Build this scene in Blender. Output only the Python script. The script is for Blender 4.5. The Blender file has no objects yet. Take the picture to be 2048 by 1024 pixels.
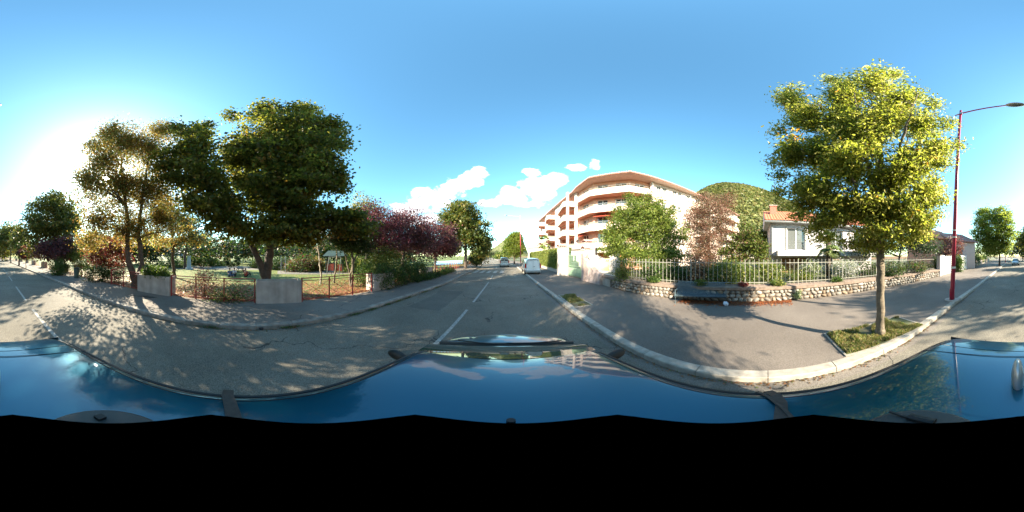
import bpy, math, random
import numpy as np
from mathutils import Vector, Matrix, noise
R = math.radians
random.seed(7); rng = np.random.default_rng(11)
S = bpy.context.scene
COL = S.collection
CAMZ = 2.1
# ------------------------------------------------------------------ camera
cam_d = bpy.data.cameras.new('camera'); cam = bpy.data.objects.new('camera', cam_d); COL.objects.link(cam)
cam_d.type = 'PANO'; cam_d.panorama_type = 'EQUIRECTANGULAR'
cam_d.clip_start = 0.02; cam_d.clip_end = 6000
cam.location = (0, 0, CAMZ); cam.rotation_euler = (R(90), 0, 0)
S.camera = cam
S.render.engine = 'CYCLES'
S.view_settings.view_transform = 'Standard'; S.view_settings.look = 'None'
S.view_settings.gamma = 1; S.view_settings.use_curve_mapping = False
S.view_settings.exposure = 2.2
S.cycles.max_bounces = 6; S.cycles.diffuse_bounces = 3; S.cycles.transmission_bounces = 4
S.cycles.use_denoising = True
S.cycles.sample_clamp_indirect = 6
# ------------------------------------------------------------------ light
SUN_AZ, SUN_EL = R(-142.5), R(27.4)
SUNV = Vector((math.sin(SUN_AZ)*math.cos(SUN_EL), math.cos(SUN_AZ)*math.cos(SUN_EL), math.sin(SUN_EL)))
sd = bpy.data.lights.new('sun', 'SUN'); sd.energy = 5.0; sd.angle = R(0.53); sd.color = (1.0, 0.87, 0.66)
sun = bpy.data.objects.new('sun', sd); COL.objects.link(sun)
sun.rotation_euler = SUNV.to_track_quat('Z', 'Y').to_euler(); sun.location = (0, 0, 60)
W = bpy.data.worlds.new('World'); S.world = W; W.use_nodes = True
wt = W.node_tree; wt.nodes.clear()
def wn(t, **k):
    n = wt.nodes.new(t)
    for a, b in k.items(): setattr(n, a, b)
    return n
def wl(a, b): wt.links.new(a, b)
def wmath(op, a, b=None, c=None, clamp=False):
    n = wn('ShaderNodeMath', operation=op); n.use_clamp = clamp
    for i, v in enumerate((a, b, c)):
        if v is None: continue
        if isinstance(v, (int, float)): n.inputs[i].default_value = v
        else: wl(v, n.inputs[i])
    return n.outputs[0]
def wvec(op, a, b=None):
    n = wn('ShaderNodeVectorMath', operation=op)
    for i, v in enumerate((a, b)):
        if v is None: continue
        if isinstance(v, (tuple, Vector)): n.inputs[i].default_value = tuple(v)
        else: wl(v, n.inputs[i])
    return n
wout = wn('ShaderNodeOutputWorld'); wbg = wn('ShaderNodeBackground'); wl(wbg.outputs[0], wout.inputs[0])
wbg.inputs[1].default_value = 0.110
sky = wn('ShaderNodeTexSky'); sky.sky_type = 'NISHITA'; sky.sun_disc = False
sky.sun_elevation = SUN_EL; sky.sun_rotation = SUN_AZ
sky.altitude = 600; sky.air_density = 1.0; sky.dust_density = 0.55; sky.ozone_density = 1.3
tc = wn('ShaderNodeTexCoord'); dirv = wvec('NORMALIZE', tc.outputs['Generated']).outputs[0]
sx = wn('ShaderNodeSeparateXYZ'); wl(dirv, sx.inputs[0])
az_ = wmath('ARCTAN2', sx.outputs[0], sx.outputs[1]); el_ = wmath('ARCSINE', sx.outputs[2])
gam = wn('ShaderNodeHueSaturation'); gam.inputs['Saturation'].default_value = 1.18; gam.inputs['Value'].default_value = 1.0
wl(sky.outputs[0], gam.inputs['Color'])
tint = wn('ShaderNodeMix', data_type='RGBA', blend_type='MULTIPLY'); tint.inputs[0].default_value = 1
wl(gam.outputs[0], tint.inputs[6]); tint.inputs[7].default_value = (0.96, 1.17, 0.97, 1)
# bright haze (aureole) round the sun, and its disc
dt = wvec('DOT_PRODUCT', dirv, SUNV).outputs['Value']; dtc = wmath('MAXIMUM', dt, 0.0)
g1 = wmath('MULTIPLY', wmath('POWER', dtc, 9.0), 0.4)
g2 = wmath('MULTIPLY', wmath('POWER', dtc, 70.0), 5.0)
disc = wmath('MULTIPLY', wmath('GREATER_THAN', dt, math.cos(R(1.1))), 160.0)
gs = wmath('ADD', wmath('ADD', g1, g2), disc)
glowc = wn('ShaderNodeMix', data_type='RGBA', blend_type='MIX'); glowc.inputs[0].default_value = 0
gv = wvec('SCALE', (1.0, 0.96, 0.88)); wl(gs, gv.inputs['Scale'])
addg = wn('ShaderNodeMix', data_type='RGBA', blend_type='ADD'); addg.inputs[0].default_value = 1
wl(tint.outputs[2], addg.inputs[6]); wl(gv.outputs[0], addg.inputs[7])
# clouds low in front
nz = wn('ShaderNodeTexNoise'); nz.inputs['Scale'].default_value = 9; nz.inputs['Detail'].default_value = 8; nz.inputs['Roughness'].default_value = 0.62
vs_ = wvec('MULTIPLY', dirv, (1, 1, 1.9)); wl(vs_.outputs[0], nz.inputs['Vector'])
blobs = [(815, 415, 44, 22), (860, 400, 44, 26), (905, 380, 34, 22), (940, 362, 26, 18), (962, 344, 20, 13), (985, 406, 30, 10), (1030, 396, 42, 24), (1075, 380, 44, 32), (1115, 362, 32, 20), (1152, 334, 24, 9), (1190, 330, 14, 12), (1062, 346, 22, 9), (840, 440, 60, 14)]
cl = None
for (u, v, ru, rv) in blobs:
    a0 = R((u-1024)*.17578); e0 = R((512-v)*.17578)
    q = wmath('ADD', wmath('POWER', wmath('DIVIDE', wmath('SUBTRACT', az_, a0), R(ru*.17578)), 2.0), wmath('POWER', wmath('DIVIDE', wmath('SUBTRACT', el_, e0), R(rv*.17578)), 2.0))
    m = wmath('SUBTRACT', 1.0, q)
    cl = m if cl is None else wmath('MAXIMUM', cl, m)
cl = wmath('MAXIMUM', cl, -1.5)
cl = wmath('ADD', wmath('ADD', wmath('MULTIPLY', cl, 0.85), -0.02), wmath('MULTIPLY', wmath('SUBTRACT', nz.outputs['Fac'], 0.5), 3.6))
mr = wn('ShaderNodeMapRange', interpolation_type='SMOOTHSTEP'); wl(cl, mr.inputs[0]); mr.inputs[1].default_value = 0.0; mr.inputs[2].default_value = 0.42
cmix = wn('ShaderNodeMix', data_type='RGBA'); wl(wmath('MULTIPLY', mr.outputs[0], 0.93), cmix.inputs[0])
wl(addg.outputs[2], cmix.inputs[6]); cmix.inputs[7].default_value = (3.2, 3.1, 3.15, 1)
wl(cmix.outputs[2], wbg.inputs[0])

# ------------------------------------------------------------------ helpers
K = .17578
def pol(u, d): a = R((u-1024)*K); return (d*math.sin(a), d*math.cos(a))
def gp(u, v, z=0.0):
    d = (CAMZ-z)/math.tan(R((v-512)*K)); return pol(u, d)
def zel(v, d): return CAMZ + d*math.tan(R((512-v)*K))
WM = {}
class Fr:
    def __init__(s, p0, p1):
        s.o = Vector((p0[0], p0[1])); d = Vector((p1[0], p1[1]))-s.o; s.L = d.length; s.d = d/s.L; s.n = Vector((s.d.y, -s.d.x))
    def __call__(s, a, t, z): q = s.o+s.d*a+s.n*t; return (q.x, q.y, z)
class MB:
    def __init__(s): s.v = []; s.f = []
    def add(s, vs, fs):
        n = len(s.v); s.v += [tuple(p) for p in vs]; s.f += [tuple(i+n for i in f) for f in fs]; return s
    def hexa(s, c): return s.add(c, [(0, 3, 2, 1), (4, 5, 6, 7), (0, 1, 5, 4), (1, 2, 6, 5), (2, 3, 7, 6), (3, 0, 4, 7)])
    def box(s, x0, x1, y0, y1, z0, z1): return s.hexa([(x0, y0, z0), (x1, y0, z0), (x1, y1, z0), (x0, y1, z0), (x0, y0, z1), (x1, y0, z1), (x1, y1, z1), (x0, y1, z1)])
    def fbox(s, F, a0, a1, t0, t1, z0, z1): return s.hexa([F(a0, t0, z0), F(a1, t0, z0), F(a1, t1, z0), F(a0, t1, z0), F(a0, t0, z1), F(a1, t0, z1), F(a1, t1, z1), F(a0, t1, z1)][::1])
    def prism(s, pts, z0, z1):
        n = len(pts); v = [(p[0], p[1], z0) for p in pts]+[(p[0], p[1], z1) for p in pts]
        return s.add(v, [tuple(range(n-1, -1, -1)), tuple(range(n, 2*n))]+[(i, (i+1) % n, (i+1) % n+n, i+n) for i in range(n)])
    def tube(s, pts, rad, n=6, cap=True):
        P = [Vector(p) for p in pts]
        if not hasattr(rad, '__len__'): rad = [rad]*len(P)
        vs = []; fs = []; ref = Vector((0.31, 0.17, 0.93)).normalized()
        for i, p in enumerate(P):
            t = (P[min(i+1, len(P)-1)]-P[max(i-1, 0)]).normalized()
            r_ = ref if abs(t.dot(ref)) < .95 else Vector((1, 0, 0))
            a = t.cross(r_).normalized(); b = t.cross(a)
            for k in range(n):
                w = 2*math.pi*k/n; vs.append(p+(a*math.cos(w)+b*math.sin(w))*rad[i])
        for i in range(len(P)-1):
            for k in range(n):
                fs.append((i*n+k, i*n+(k+1) % n, (i+1)*n+(k+1) % n, (i+1)*n+k))
        if cap: fs += [tuple(range(n))[::-1], tuple(range((len(P)-1)*n, len(P)*n))]
        return s.add(vs, fs)
    def ell(s, c, r, n=10, m=7):
        vs = [(c[0], c[1], c[2]+r[2])]; fs = []
        for j in range(1, m):
            t = math.pi*j/m
            for i in range(n): w = 2*math.pi*i/n; vs.append((c[0]+r[0]*math.sin(t)*math.cos(w), c[1]+r[1]*math.sin(t)*math.sin(w), c[2]+r[2]*math.cos(t)))
        vs.append((c[0], c[1], c[2]-r[2])); L = len(vs)-1
        for i in range(n): fs.append((0, 1+i, 1+(i+1) % n)); fs.append((L, L-n+(i+1) % n, L-n+i))
        for j in range(m-2):
            for i in range(n): a = 1+j*n; fs.append((a+i, a+n+i, a+n+(i+1) % n, a+(i+1) % n))
        return s.add(vs, fs)
    def build(s, name, mat, parent=None, smooth=False, kind=None, bevel=0):
        me = bpy.data.meshes.new(name); v = s.v
        if parent is not None and parent.name in WM:
            inv = WM[parent.name].inverted(); v = [tuple(inv @ Vector(p)) for p in v]
        me.from_pydata(v, [], s.f); me.materials.append(mat)
        if smooth: me.polygons.foreach_set('use_smooth', [True]*len(me.polygons))
        me.update()
        o = bpy.data.objects.new(name, me); COL.objects.link(o)
        if parent is not None: o.parent = parent; WM[o.name] = WM.get(parent.name, Matrix())
        if kind: o['kind'] = kind
        if bevel:
            b = o.modifiers.new('bevel', 'BEVEL'); b.width = bevel; b.segments = 2; b.limit_method = 'ANGLE'
        return o
def tag(o, label=None, cat=None, group=None, kind=None):
    if label: o['label'] = label
    if cat: o['category'] = cat
    if group: o['group'] = group
    if kind: o['kind'] = kind
    return o
def thing(name, label, cat, loc=(0, 0, 0), rz=0, group=None):
    o = bpy.data.objects.new(name, None); COL.objects.link(o); o.location = loc; o.rotation_euler = (0, 0, rz)
    WM[o.name] = Matrix.Translation(loc) @ Matrix.Rotation(rz, 4, 'Z')
    return tag(o, label, cat, group)
def kids(o): return [c for c in list(COL.objects) if c.parent == o]
def copy_tree(o, loc=None, rz=None, label=None, kidmap=None, parent=None):
    c = o.copy(); COL.objects.link(c)
    if parent is not None: c.parent = parent
    else:
        c.location = loc; c.rotation_euler = (0, 0, rz or 0); c['label'] = label
    for ch in kids(o): copy_tree(ch, parent=c)
    return c
def inst(src, name, parent, loc, rz=0, scale=(1, 1, 1), rot=None, mat=None):
    """one more piece sharing mesh data; loc in parent's local space"""
    o = bpy.data.objects.new(name, src); COL.objects.link(o); o.parent = parent; o.location = loc
    o.rotation_euler = rot or (0, 0, rz); o.scale = scale
    return o
# ------------------------------------------------------------------ materials
def lin(c):
    return tuple(((x/12.92) if x <= .04045 else ((x+.055)/1.055)**2.4) for x in c)
def mat(name, col, rough=.7, var=.12, scale=3., bump=0., bscale=20., metal=0., col2=None, spec=None, coat=0., detail=6, world=True):
    m = bpy.data.materials.new(name); m.use_nodes = True; t = m.node_tree; p = t.nodes['Principled BSDF']
    p.inputs['Roughness'].default_value = rough; p.inputs['Metallic'].default_value = metal
    if spec is not None: p.inputs['Specular IOR Level'].default_value = spec
    if coat: p.inputs['Coat Weight'].default_value = coat; p.inputs['Coat Roughness'].default_value = .03
    if var or col2:
        g = t.nodes.new('ShaderNodeNewGeometry'); n = t.nodes.new('ShaderNodeTexNoise'); n.inputs['Scale'].default_value = scale; n.inputs['Detail'].default_value = detail
        t.links.new(g.outputs['Position'], n.inputs['Vector'])
        r = t.nodes.new('ShaderNodeValToRGB'); r.color_ramp.elements[0].position = .3; r.color_ramp.elements[1].position = .7
        c2 = col2 or tuple(min(1, x*(1+var)) for x in col); c1 = col if col2 else tuple(x*(1-var) for x in col)
        r.color_ramp.elements[0].color = (*c1, 1); r.color_ramp.elements[1].color = (*c2, 1)
        t.links.new(n.outputs['Fac'], r.inputs[0]); t.links.new(r.outputs[0], p.inputs['Base Color'])
    else: p.inputs['Base Color'].default_value = (*col, 1)
    if bump:
        g = t.nodes.new('ShaderNodeNewGeometry'); n = t.nodes.new('ShaderNodeTexNoise'); n.inputs['Scale'].default_value = bscale; n.inputs['Detail'].default_value = 5
        t.links.new(g.outputs['Position'], n.inputs['Vector'])
        b = t.nodes.new('ShaderNodeBump'); b.inputs['Strength'].default_value = bump; b.inputs['Distance'].default_value = .02
        t.links.new(n.outputs['Fac'], b.inputs['Height']); t.links.new(b.outputs[0], p.inputs['Normal'])
    return m
def objrand(m, lo=.7, hi=1.25):
    t = m.node_tree; p = t.nodes['Principled BSDF']; oi = t.nodes.new('ShaderNodeObjectInfo'); mr_ = t.nodes.new('ShaderNodeMapRange'); mr_.inputs[3].default_value = lo; mr_.inputs[4].default_value = hi
    t.links.new(oi.outputs['Random'], mr_.inputs[0]); s_ = t.nodes.new('ShaderNodeVectorMath'); s_.operation = 'SCALE'; src = p.inputs['Base Color'].links[0].from_socket
    t.links.new(src, s_.inputs[0]); t.links.new(mr_.outputs[0], s_.inputs['Scale']); t.links.new(s_.outputs[0], p.inputs['Base Color'])
def leafmat(name, trans=.35, rough=.5, boost=1.):
    m = bpy.data.materials.new(name); m.use_nodes = True; t = m.node_tree; p = t.nodes['Principled BSDF']; out = t.nodes['Material Output']
    a = t.nodes.new('ShaderNodeAttribute'); a.attribute_name = 'tint'
    t.links.new(a.outputs['Color'], p.inputs['Base Color']); p.inputs['Roughness'].default_value = rough; p.inputs['Specular IOR Level'].default_value = .35
    tr = t.nodes.new('ShaderNodeBsdfTranslucent'); h = t.nodes.new('ShaderNodeHueSaturation'); h.inputs['Saturation'].default_value = 1.1; h.inputs['Value'].default_value = 1.9*boost
    t.links.new(a.outputs['Color'], h.inputs['Color']); t.links.new(h.outputs[0], tr.inputs['Color'])
    mx = t.nodes.new('ShaderNodeMixShader'); mx.inputs[0].default_value = trans
    t.links.new(p.outputs[0], mx.inputs[1]); t.links.new(tr.outputs[0], mx.inputs[2]); t.links.new(mx.outputs[0], out.inputs['Surface'])
    return m
def asphalt(name, base, light, speck=.5, crack=True):
    m = bpy.data.materials.new(name); m.use_nodes = True; t = m.node_tree; p = t.nodes['Principled BSDF']; N = t.nodes.new; L = t.links.new
    p.inputs['Roughness'].default_value = .85; p.inputs['Specular IOR Level'].default_value = .3
    g = N('ShaderNodeNewGeometry')
    n1 = N('ShaderNodeTexNoise'); n1.inputs['Scale'].default_value = .55; n1.inputs['Detail'].default_value = 7; n1.inputs['Roughness'].default_value = .65; L(g.outputs['Position'], n1.inputs['Vector'])
    v = N('ShaderNodeTexVoronoi'); v.inputs['Scale'].default_value = 95; L(g.outputs['Position'], v.inputs['Vector'])
    vs = N('ShaderNodeSeparateColor'); L(v.outputs['Color'], vs.inputs[0])
    r1 = N('ShaderNodeValToRGB'); r1.color_ramp.elements[0].position = .32; r1.color_ramp.elements[1].position = .7
    r1.color_ramp.elements[0].color = (*base, 1); r1.color_ramp.elements[1].color = (*light, 1); L(n1.outputs['Fac'], r1.inputs[0])
    r2 = N('ShaderNodeMapRange'); L(vs.outputs[0], r2.inputs[0]); r2.inputs[3].default_value = 1-speck; r2.inputs[4].default_value = 1+speck
    mu = N('ShaderNodeVectorMath'); mu.operation = 'SCALE'; L(r1.outputs[0], mu.inputs[0]); L(r2.outputs[0], mu.inputs['Scale'])
    n0 = N('ShaderNodeTexNoise'); n0.inputs['Scale'].default_value = .16; n0.inputs['Detail'].default_value = 3; L(g.outputs['Position'], n0.inputs['Vector'])
    r0 = N('ShaderNodeMapRange'); L(n0.outputs['Fac'], r0.inputs[0]); r0.inputs[1].default_value = .35; r0.inputs[2].default_value = .65; r0.inputs[3].default_value = .82; r0.inputs[4].default_value = 1.14
    mu0 = N('ShaderNodeVectorMath'); mu0.operation = 'SCALE'; L(mu.outputs[0], mu0.inputs[0]); L(r0.outputs[0], mu0.inputs['Scale'])
    last = mu0.outputs[0]
    if crack:
        nd = N('ShaderNodeTexNoise'); nd.inputs['Scale'].default_value = 1.6; nd.inputs['Detail'].default_value = 5; L(g.outputs['Position'], nd.inputs['Vector'])
        ad = N('ShaderNodeVectorMath'); ad.operation = 'MULTIPLY_ADD'; L(nd.outputs['Color'], ad.inputs[0]); ad.inputs[1].default_value = (1.1, 1.1, 0); L(g.outputs['Position'], ad.inputs[2])
        vc = N('ShaderNodeTexVoronoi'); vc.feature = 'DISTANCE_TO_EDGE'; vc.inputs['Scale'].default_value = .42; L(ad.outputs[0], vc.inputs['Vector'])
        lt = N('ShaderNodeMapRange'); L(vc.outputs['Distance'], lt.inputs[0]); lt.inputs[1].default_value = .002; lt.inputs[2].default_value = .008
        nm = N('ShaderNodeTexNoise'); nm.inputs['Scale'].default_value = .35; L(g.outputs['Position'], nm.inputs['Vector'])
        gt = N('ShaderNodeMath'); gt.operation = 'LESS_THAN'; L(nm.outputs['Fac'], gt.inputs[0]); gt.inputs[1].default_value = .50
        mxm = N('ShaderNodeMath'); mxm.operation = 'MAXIMUM'; L(lt.outputs[0], mxm.inputs[0]); L(gt.outputs[0], mxm.inputs[1])
        mc = N('ShaderNodeMix'); mc.data_type = 'RGBA'; L(mxm.outputs[0], mc.inputs[0]); mc.inputs[6].default_value = (.04, .037, .034, 1); L(last, mc.inputs[7]); last = mc.outputs[2]
    L(last, p.inputs['Base Color'])
    b = N('ShaderNodeBump'); b.inputs['Strength'].default_value = .5; b.inputs['Distance'].default_value = .006; L(vs.outputs[0], b.inputs['Height']); L(b.outputs[0], p.inputs['Normal'])
    return m
def lawn(name):
    m = bpy.data.materials.new(name); m.use_nodes = True; t = m.node_tree; p = t.nodes['Principled BSDF']; N = t.nodes.new; L = t.links.new
    p.inputs['Roughness'].default_value = .9
    g = N('ShaderNodeNewGeometry'); sp = N('ShaderNodeSeparateXYZ'); L(g.outputs['Position'], sp.inputs[0])
    n = N('ShaderNodeTexNoise'); n.inputs['Scale'].default_value = .9; n.inputs['Detail'].default_value = 9; n.inputs['Roughness'].default_value = .7; L(g.outputs['Position'], n.inputs['Vector'])
    r = N('ShaderNodeValToRGB'); e = r.color_ramp.elements; e[0].position = .35; e[0].color = (.06, .10, .012, 1); e[1].position = .68; e[1].color = (.14, .165, .03, 1); L(n.outputs['Fac'], r.inputs[0])
    # fallen leaves: dense close to the fence
    v = N('ShaderNodeTexVoronoi'); v.inputs['Scale'].default_value = 11; L(g.outputs['Position'], v.inputs['Vector'])
    vc = N('ShaderNodeSeparateColor'); L(v.outputs['Color'], vc.inputs[0])
    near = N('ShaderNodeMapRange'); L(sp.outputs[0], near.inputs[0]); near.inputs[1].default_value = -13; near.inputs[2].default_value = -7.2; near.inputs[3].default_value = .06; near.inputs[4].default_value = .8
    n2 = N('ShaderNodeTexNoise'); n2.inputs['Scale'].default_value = .5; n2.inputs['Detail'].default_value = 4; L(g.outputs['Position'], n2.inputs['Vector'])
    mm = N('ShaderNodeMath'); mm.operation = 'MULTIPLY'; L(near.outputs[0], mm.inputs[0]); L(n2.outputs['Fac'], mm.inputs[1])
    m2 = N('ShaderNodeMath'); m2.operation = 'MULTIPLY'; L(mm.outputs[0], m2.inputs[0]); m2.inputs[1].default_value = 2.0
    lt = N('ShaderNodeMath'); lt.operation = 'LESS_THAN'; L(vc.outputs[0], lt.inputs[0]); L(m2.outputs[0], lt.inputs[1])
    lc = N('ShaderNodeValToRGB'); e = lc.color_ramp.elements; e[0].color = (.10, .035, .015, 1); e[1].color = (.30, .14, .06, 1); L(vc.outputs[1], lc.inputs[0])
    mx = N('ShaderNodeMix'); mx.data_type = 'RGBA'; L(lt.outputs[0], mx.inputs[0]); L(r.outputs[0], mx.inputs[6]); L(lc.outputs[0], mx.inputs[7])
    L(mx.outputs[2], p.inputs['Base Color'])
    n3 = N('ShaderNodeTexNoise'); n3.inputs['Scale'].default_value = 40; L(g.outputs['Position'], n3.inputs['Vector'])
    b = N('ShaderNodeBump'); b.inputs['Strength'].default_value = .8; b.inputs['Distance'].default_value = .04; L(n3.outputs['Fac'], b.inputs['Height']); L(b.outputs[0], p.inputs['Normal'])
    return m
def glassy(name, col, rough=.04):
    m = mat(name, col, rough, var=0, spec=.9); return m
M = dict(
    road=asphalt('road asphalt', (.125, .112, .09), (.19, .172, .14), .45),
    walk=asphalt('pavement asphalt', (.135, .115, .10), (.18, .155, .135), .25, False),
    walkl=asphalt('park pavement asphalt', (.14, .122, .105), (.195, .172, .15), .3),
    kerb=mat('kerb stone', (.26, .235, .20), .85, 0, 7, .4, 50, col2=(.42, .385, .335)),
    paint=mat('road paint', (.17, .16, .145), .8, 0, 14, col2=(.44, .42, .38)),
    lawn=lawn('lawn'), earth=mat('garden earth', (.09, .07, .05), .95, .3, 2, .5, 10, col2=(.09, .12, .04)),
    conc=mat('planter concrete', (.36, .31, .27), .85, .2, 2.2, .3, 30), render=mat('cream render', (.43, .39, .36), .85, .05, 2),
    white=mat('white paint', (.78, .77, .75), .5, .04, 3), whitewall=mat('white render', (.46, .43, .45), .85, .05, 1.5, .1, 40),
    pink=mat('pink render', (.56, .29, .20), .85, .05, 1.2), parap=mat('cream parapet render', (.56, .45, .385), .85, .08, 2), tan=mat('pale pink render', (.58, .45, .39), .85, .05, 1.2),
    tile=mat('clay tile', (.42, .135, .065), .8, .25, 5, .2, 30), tiledark=mat('weathered roof tile', (.28, .13, .10), .8, .25, 3),
    tilepale=mat('pale pink clay tile', (.44, .25, .21), .8, .2, 6),
    mortar=mat('mortar', (.11, .085, .065), .95, .25, 8, .5, 40), cap=mat('weathered coping', (.20, .15, .12), .92, .3, 5, .4, 30),
    stone=mat('river stone', (.23, .215, .19), .8, .3, 7, .3, 25, col2=(.17, .15, .13)), stonew=mat('pale river stone', (.27, .25, .22), .8, .2, 9, .3, 25),
    stoneb=mat('brown river stone', (.22, .16, .11), .8, .25, 8, .3, 25),
    red=mat('red lamp paint', (.31, .010, .036), .35, .06, 6), redf=mat('rusty red paint', (.26, .03, .022), .6, .25, 10),
    rail=mat('cream fence paint', (.26, .255, .225), .55, .15, 6), bluegrey=mat('blue grey bench paint', (.075, .11, .13), .5, .2, 20),
    bark=mat('grey bark', (.15, .122, .088), .9, .35, 9, .9, 22), barkd=mat('dark bark', (.075, .055, .042), .9, .35, 8, .9, 18),
    barkp=mat('pale bark', (.34, .30, .25), .9, .3, 10, .6, 20),
    glass=glassy('window glass', (.03, .04, .045)), glassb=glassy('balcony glass', (.12, .13, .13), .06), curtain=mat('white curtain', (.55, .56, .55), .9, .1, 4),
    frame=mat('window frame', (.72, .71, .68), .5, .03), metal=mat('grey metal', (.35, .36, .36), .4, .1, 8, metal=.6),
    black=mat('black rubber', (.012, .012, .012), .6, 0), tyre=mat('tyre', (.02, .02, .02), .85, .1, 20), nadir_black=mat('matt black nadir fill', (0, 0, 0), 1, 0, spec=0),  # the last is pure black, made to fill the empty nadir
    carblue=mat('blue car paint', (.0, .085, .145), .40, 0, metal=.75, coat=1.), carwhite=mat('white car paint', (.76, .76, .74), .3, 0, coat=.8), carsilver=mat('silver car paint', (.42, .46, .47), .32, 0, metal=.5, coat=.8),
    redlight=mat('red lamp lens', (.45, .02, .02), .2, 0), orangelens=mat('orange lens', (.6, .2, .03), .2, 0), headl=mat('headlight lens', (.6, .62, .65), .08, 0), plate=mat('number plate', (.7, .7, .66), .5, 0),
    strap=mat('webbing strap', (.045, .038, .034), .8, .2, 60), wood=mat('wood', (.22, .13, .07), .8, .2, 10), playred=mat('playground red', (.30, .05, .03), .6, .1),
    playgreen=mat('playground green', (.02, .045, .042), .6, .1), sand=mat('pale sand', (.15, .14, .12), .95, .1, 3), bluestone=mat('blue grey stone', (.30, .38, .45), .8, .1),
    leaf=leafmat('leaf'), leafglow=leafmat('thin leaf', .6), grass=leafmat('grass blade', .3), dark=mat('dark interior', (.02, .018, .016), .9, 0),
    skin=mat('skin', (.50, .30, .22), .6, 0), hair=mat('dark hair', (.03, .02, .015), .7, 0), clothb=mat('blue cloth', (.06, .10, .22), .85, .1), clothw=mat('pale cloth', (.55, .55, .60), .85, .1),
    clothr=mat('red cloth', (.5, .08, .08), .85, .1), clothk=mat('black cloth', (.02, .02, .025), .85, .1), greenbin=mat('green bin', (.05, .09, .08), .6, .1), orangewall=mat('orange render', (.62, .30, .12), .85, .05), awning=mat('awning red', (.45, .07, .04), .8, .05),
    sheet=mat('bright water surface', (.45, .62, .72), .4, .2, .6),
)
def streaks(m, amt=.55):
    t = m.node_tree; p = t.nodes['Principled BSDF']; g = t.nodes.new('ShaderNodeNewGeometry'); mp = t.nodes.new('ShaderNodeMapping'); mp.inputs['Scale'].default_value = (4, 4, .5)
    n = t.nodes.new('ShaderNodeTexNoise'); n.inputs['Scale'].default_value = 1.3; n.inputs['Detail'].default_value = 6; t.links.new(g.outputs['Position'], mp.inputs['Vector']); t.links.new(mp.outputs[0], n.inputs['Vector'])
    r = t.nodes.new('ShaderNodeMapRange'); r.inputs[1].default_value = .3; r.inputs[2].default_value = .7; r.inputs[3].default_value = amt; r.inputs[4].default_value = 1.08; t.links.new(n.outputs['Fac'], r.inputs[0])
    s_ = t.nodes.new('ShaderNodeVectorMath'); s_.operation = 'SCALE'; t.links.new(p.inputs['Base Color'].links[0].from_socket, s_.inputs[0]); t.links.new(r.outputs[0], s_.inputs['Scale']); t.links.new(s_.outputs[0], p.inputs['Base Color'])
streaks(M['conc'], .84); streaks(M['parap'], .85); streaks(M['whitewall'], .88); streaks(M['render'], .85)
for k_ in ('stone', 'stonew', 'stoneb'): objrand(M[k_], .6, 1.25)
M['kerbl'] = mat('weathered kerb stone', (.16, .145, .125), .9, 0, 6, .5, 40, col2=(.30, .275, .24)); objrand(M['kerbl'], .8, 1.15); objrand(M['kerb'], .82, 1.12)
# ------------------------------------------------------------------ ground, road, pavements
def tab(ys, xs):
    ys = np.array(ys, float); xs = np.array(xs, float)
    return lambda y: float(np.interp(y, ys, xs))
xL = tab([-260, -160, -80, -50, -13, -6.8, -3, 0, 3, 5, 7, 11, 20, 29, 45, 60, 110, 160, 260], [20, 7.5, -.9, -3.4, -4.45, -4.35, -4.32, -4.32, -4.6, -4.75, -4.8, -4.75, -5.3, -5.9, -7.9, -10.4, -20, -33, -62])
xC = tab([-260, -160, -80, -49, -17, -7, -3, 0, 4, 7, 13, 20, 30, 45, 60, 110, 160, 260], [23, 10.5, 2.2, .15, -.9, -1.2, -1.33, -1.48, -1.62, -1.7, -1.85, -2.2, -2.85, -4.6, -7, -16.6, -29.6, -58])
xR = tab([-260, -160, -80, -50, -34, -11.5, -6.1, -4.3, -3, -1.3, 0, 1.35, 4.1, 7.3, 16.5, 30, 45, 60, 110, 160, 260], [27, 14.5, 6.8, 5.1, 4.4, 3.05, 2.78, 2.6, 2.42, 2.25, 2.14, 2.08, 2.1, 2.02, 1.55, .9, -.9, -3.3, -13, -26, -54])
wallx = tab([-260, -60, -40, -13.8, -5.77, -1.6, 1.2, 4.7, 6.5, 7.9, 10.1, 12.2, 20, 45, 60, 110, 260], [34, 13, 10.5, 7.9, 7.6, 7.2, 6.78, 6.1, 5.82, 5.8, 5.9, 5.8, 5.2, 4.6, 2, -8, -48])
FX = tab([-260, -80, -50, -13.2, -8.85, -6.1, -4, 0, 1.9, 5.9, 12, 29, 45, 60, 110, 260], [15, -5.4, -7.4, -7.15, -7.05, -6.85, -6.8, -6.62, -6.55, -6.75, -7.1, -8.8, -10.9, -13.4, -23, -65])
YS = sorted(set(list(np.arange(-60, 60, 1.5)) + list(np.arange(-260, 261, 10.))))
def strip(name, fa, fb, z, mt, kind='structure', nx=2, parent=None, ys=YS):
    m = MB(); v = []; f = []
    for y in ys:
        a, b = fa(y), fb(y)
        for k in range(nx+1): v.append((a+(b-a)*k/nx, y, z))
    for i in range(len(ys)-1):
        for k in range(nx): f.append((i*(nx+1)+k, i*(nx+1)+k+1, (i+1)*(nx+1)+k+1, (i+1)*(nx+1)+k))
    return m.add(v, f).build(name, mt, parent, kind=kind)
MB().add([(-900, -900, -.03), (900, -900, -.03), (900, 900, -.03), (-900, 900, -.03)], [(0, 1, 2, 3)]).build('ground', M['lawn'], kind='structure')
road = strip('road', xL, xR, 0, M['road'], nx=6)
strip('pavement_right', lambda y: xR(y)+.2, lambda y: wallx(y)+.1, .105, M['walk'], nx=4)
strip('pavement_left', lambda y: FX(y)-.25, lambda y: xL(y)-.2, .105, M['walkl'], nx=4)
lawn_o = strip('lawn', lambda y: FX(y)-80, lambda y: FX(y)-.25, .10, M['lawn'], nx=6)
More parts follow.
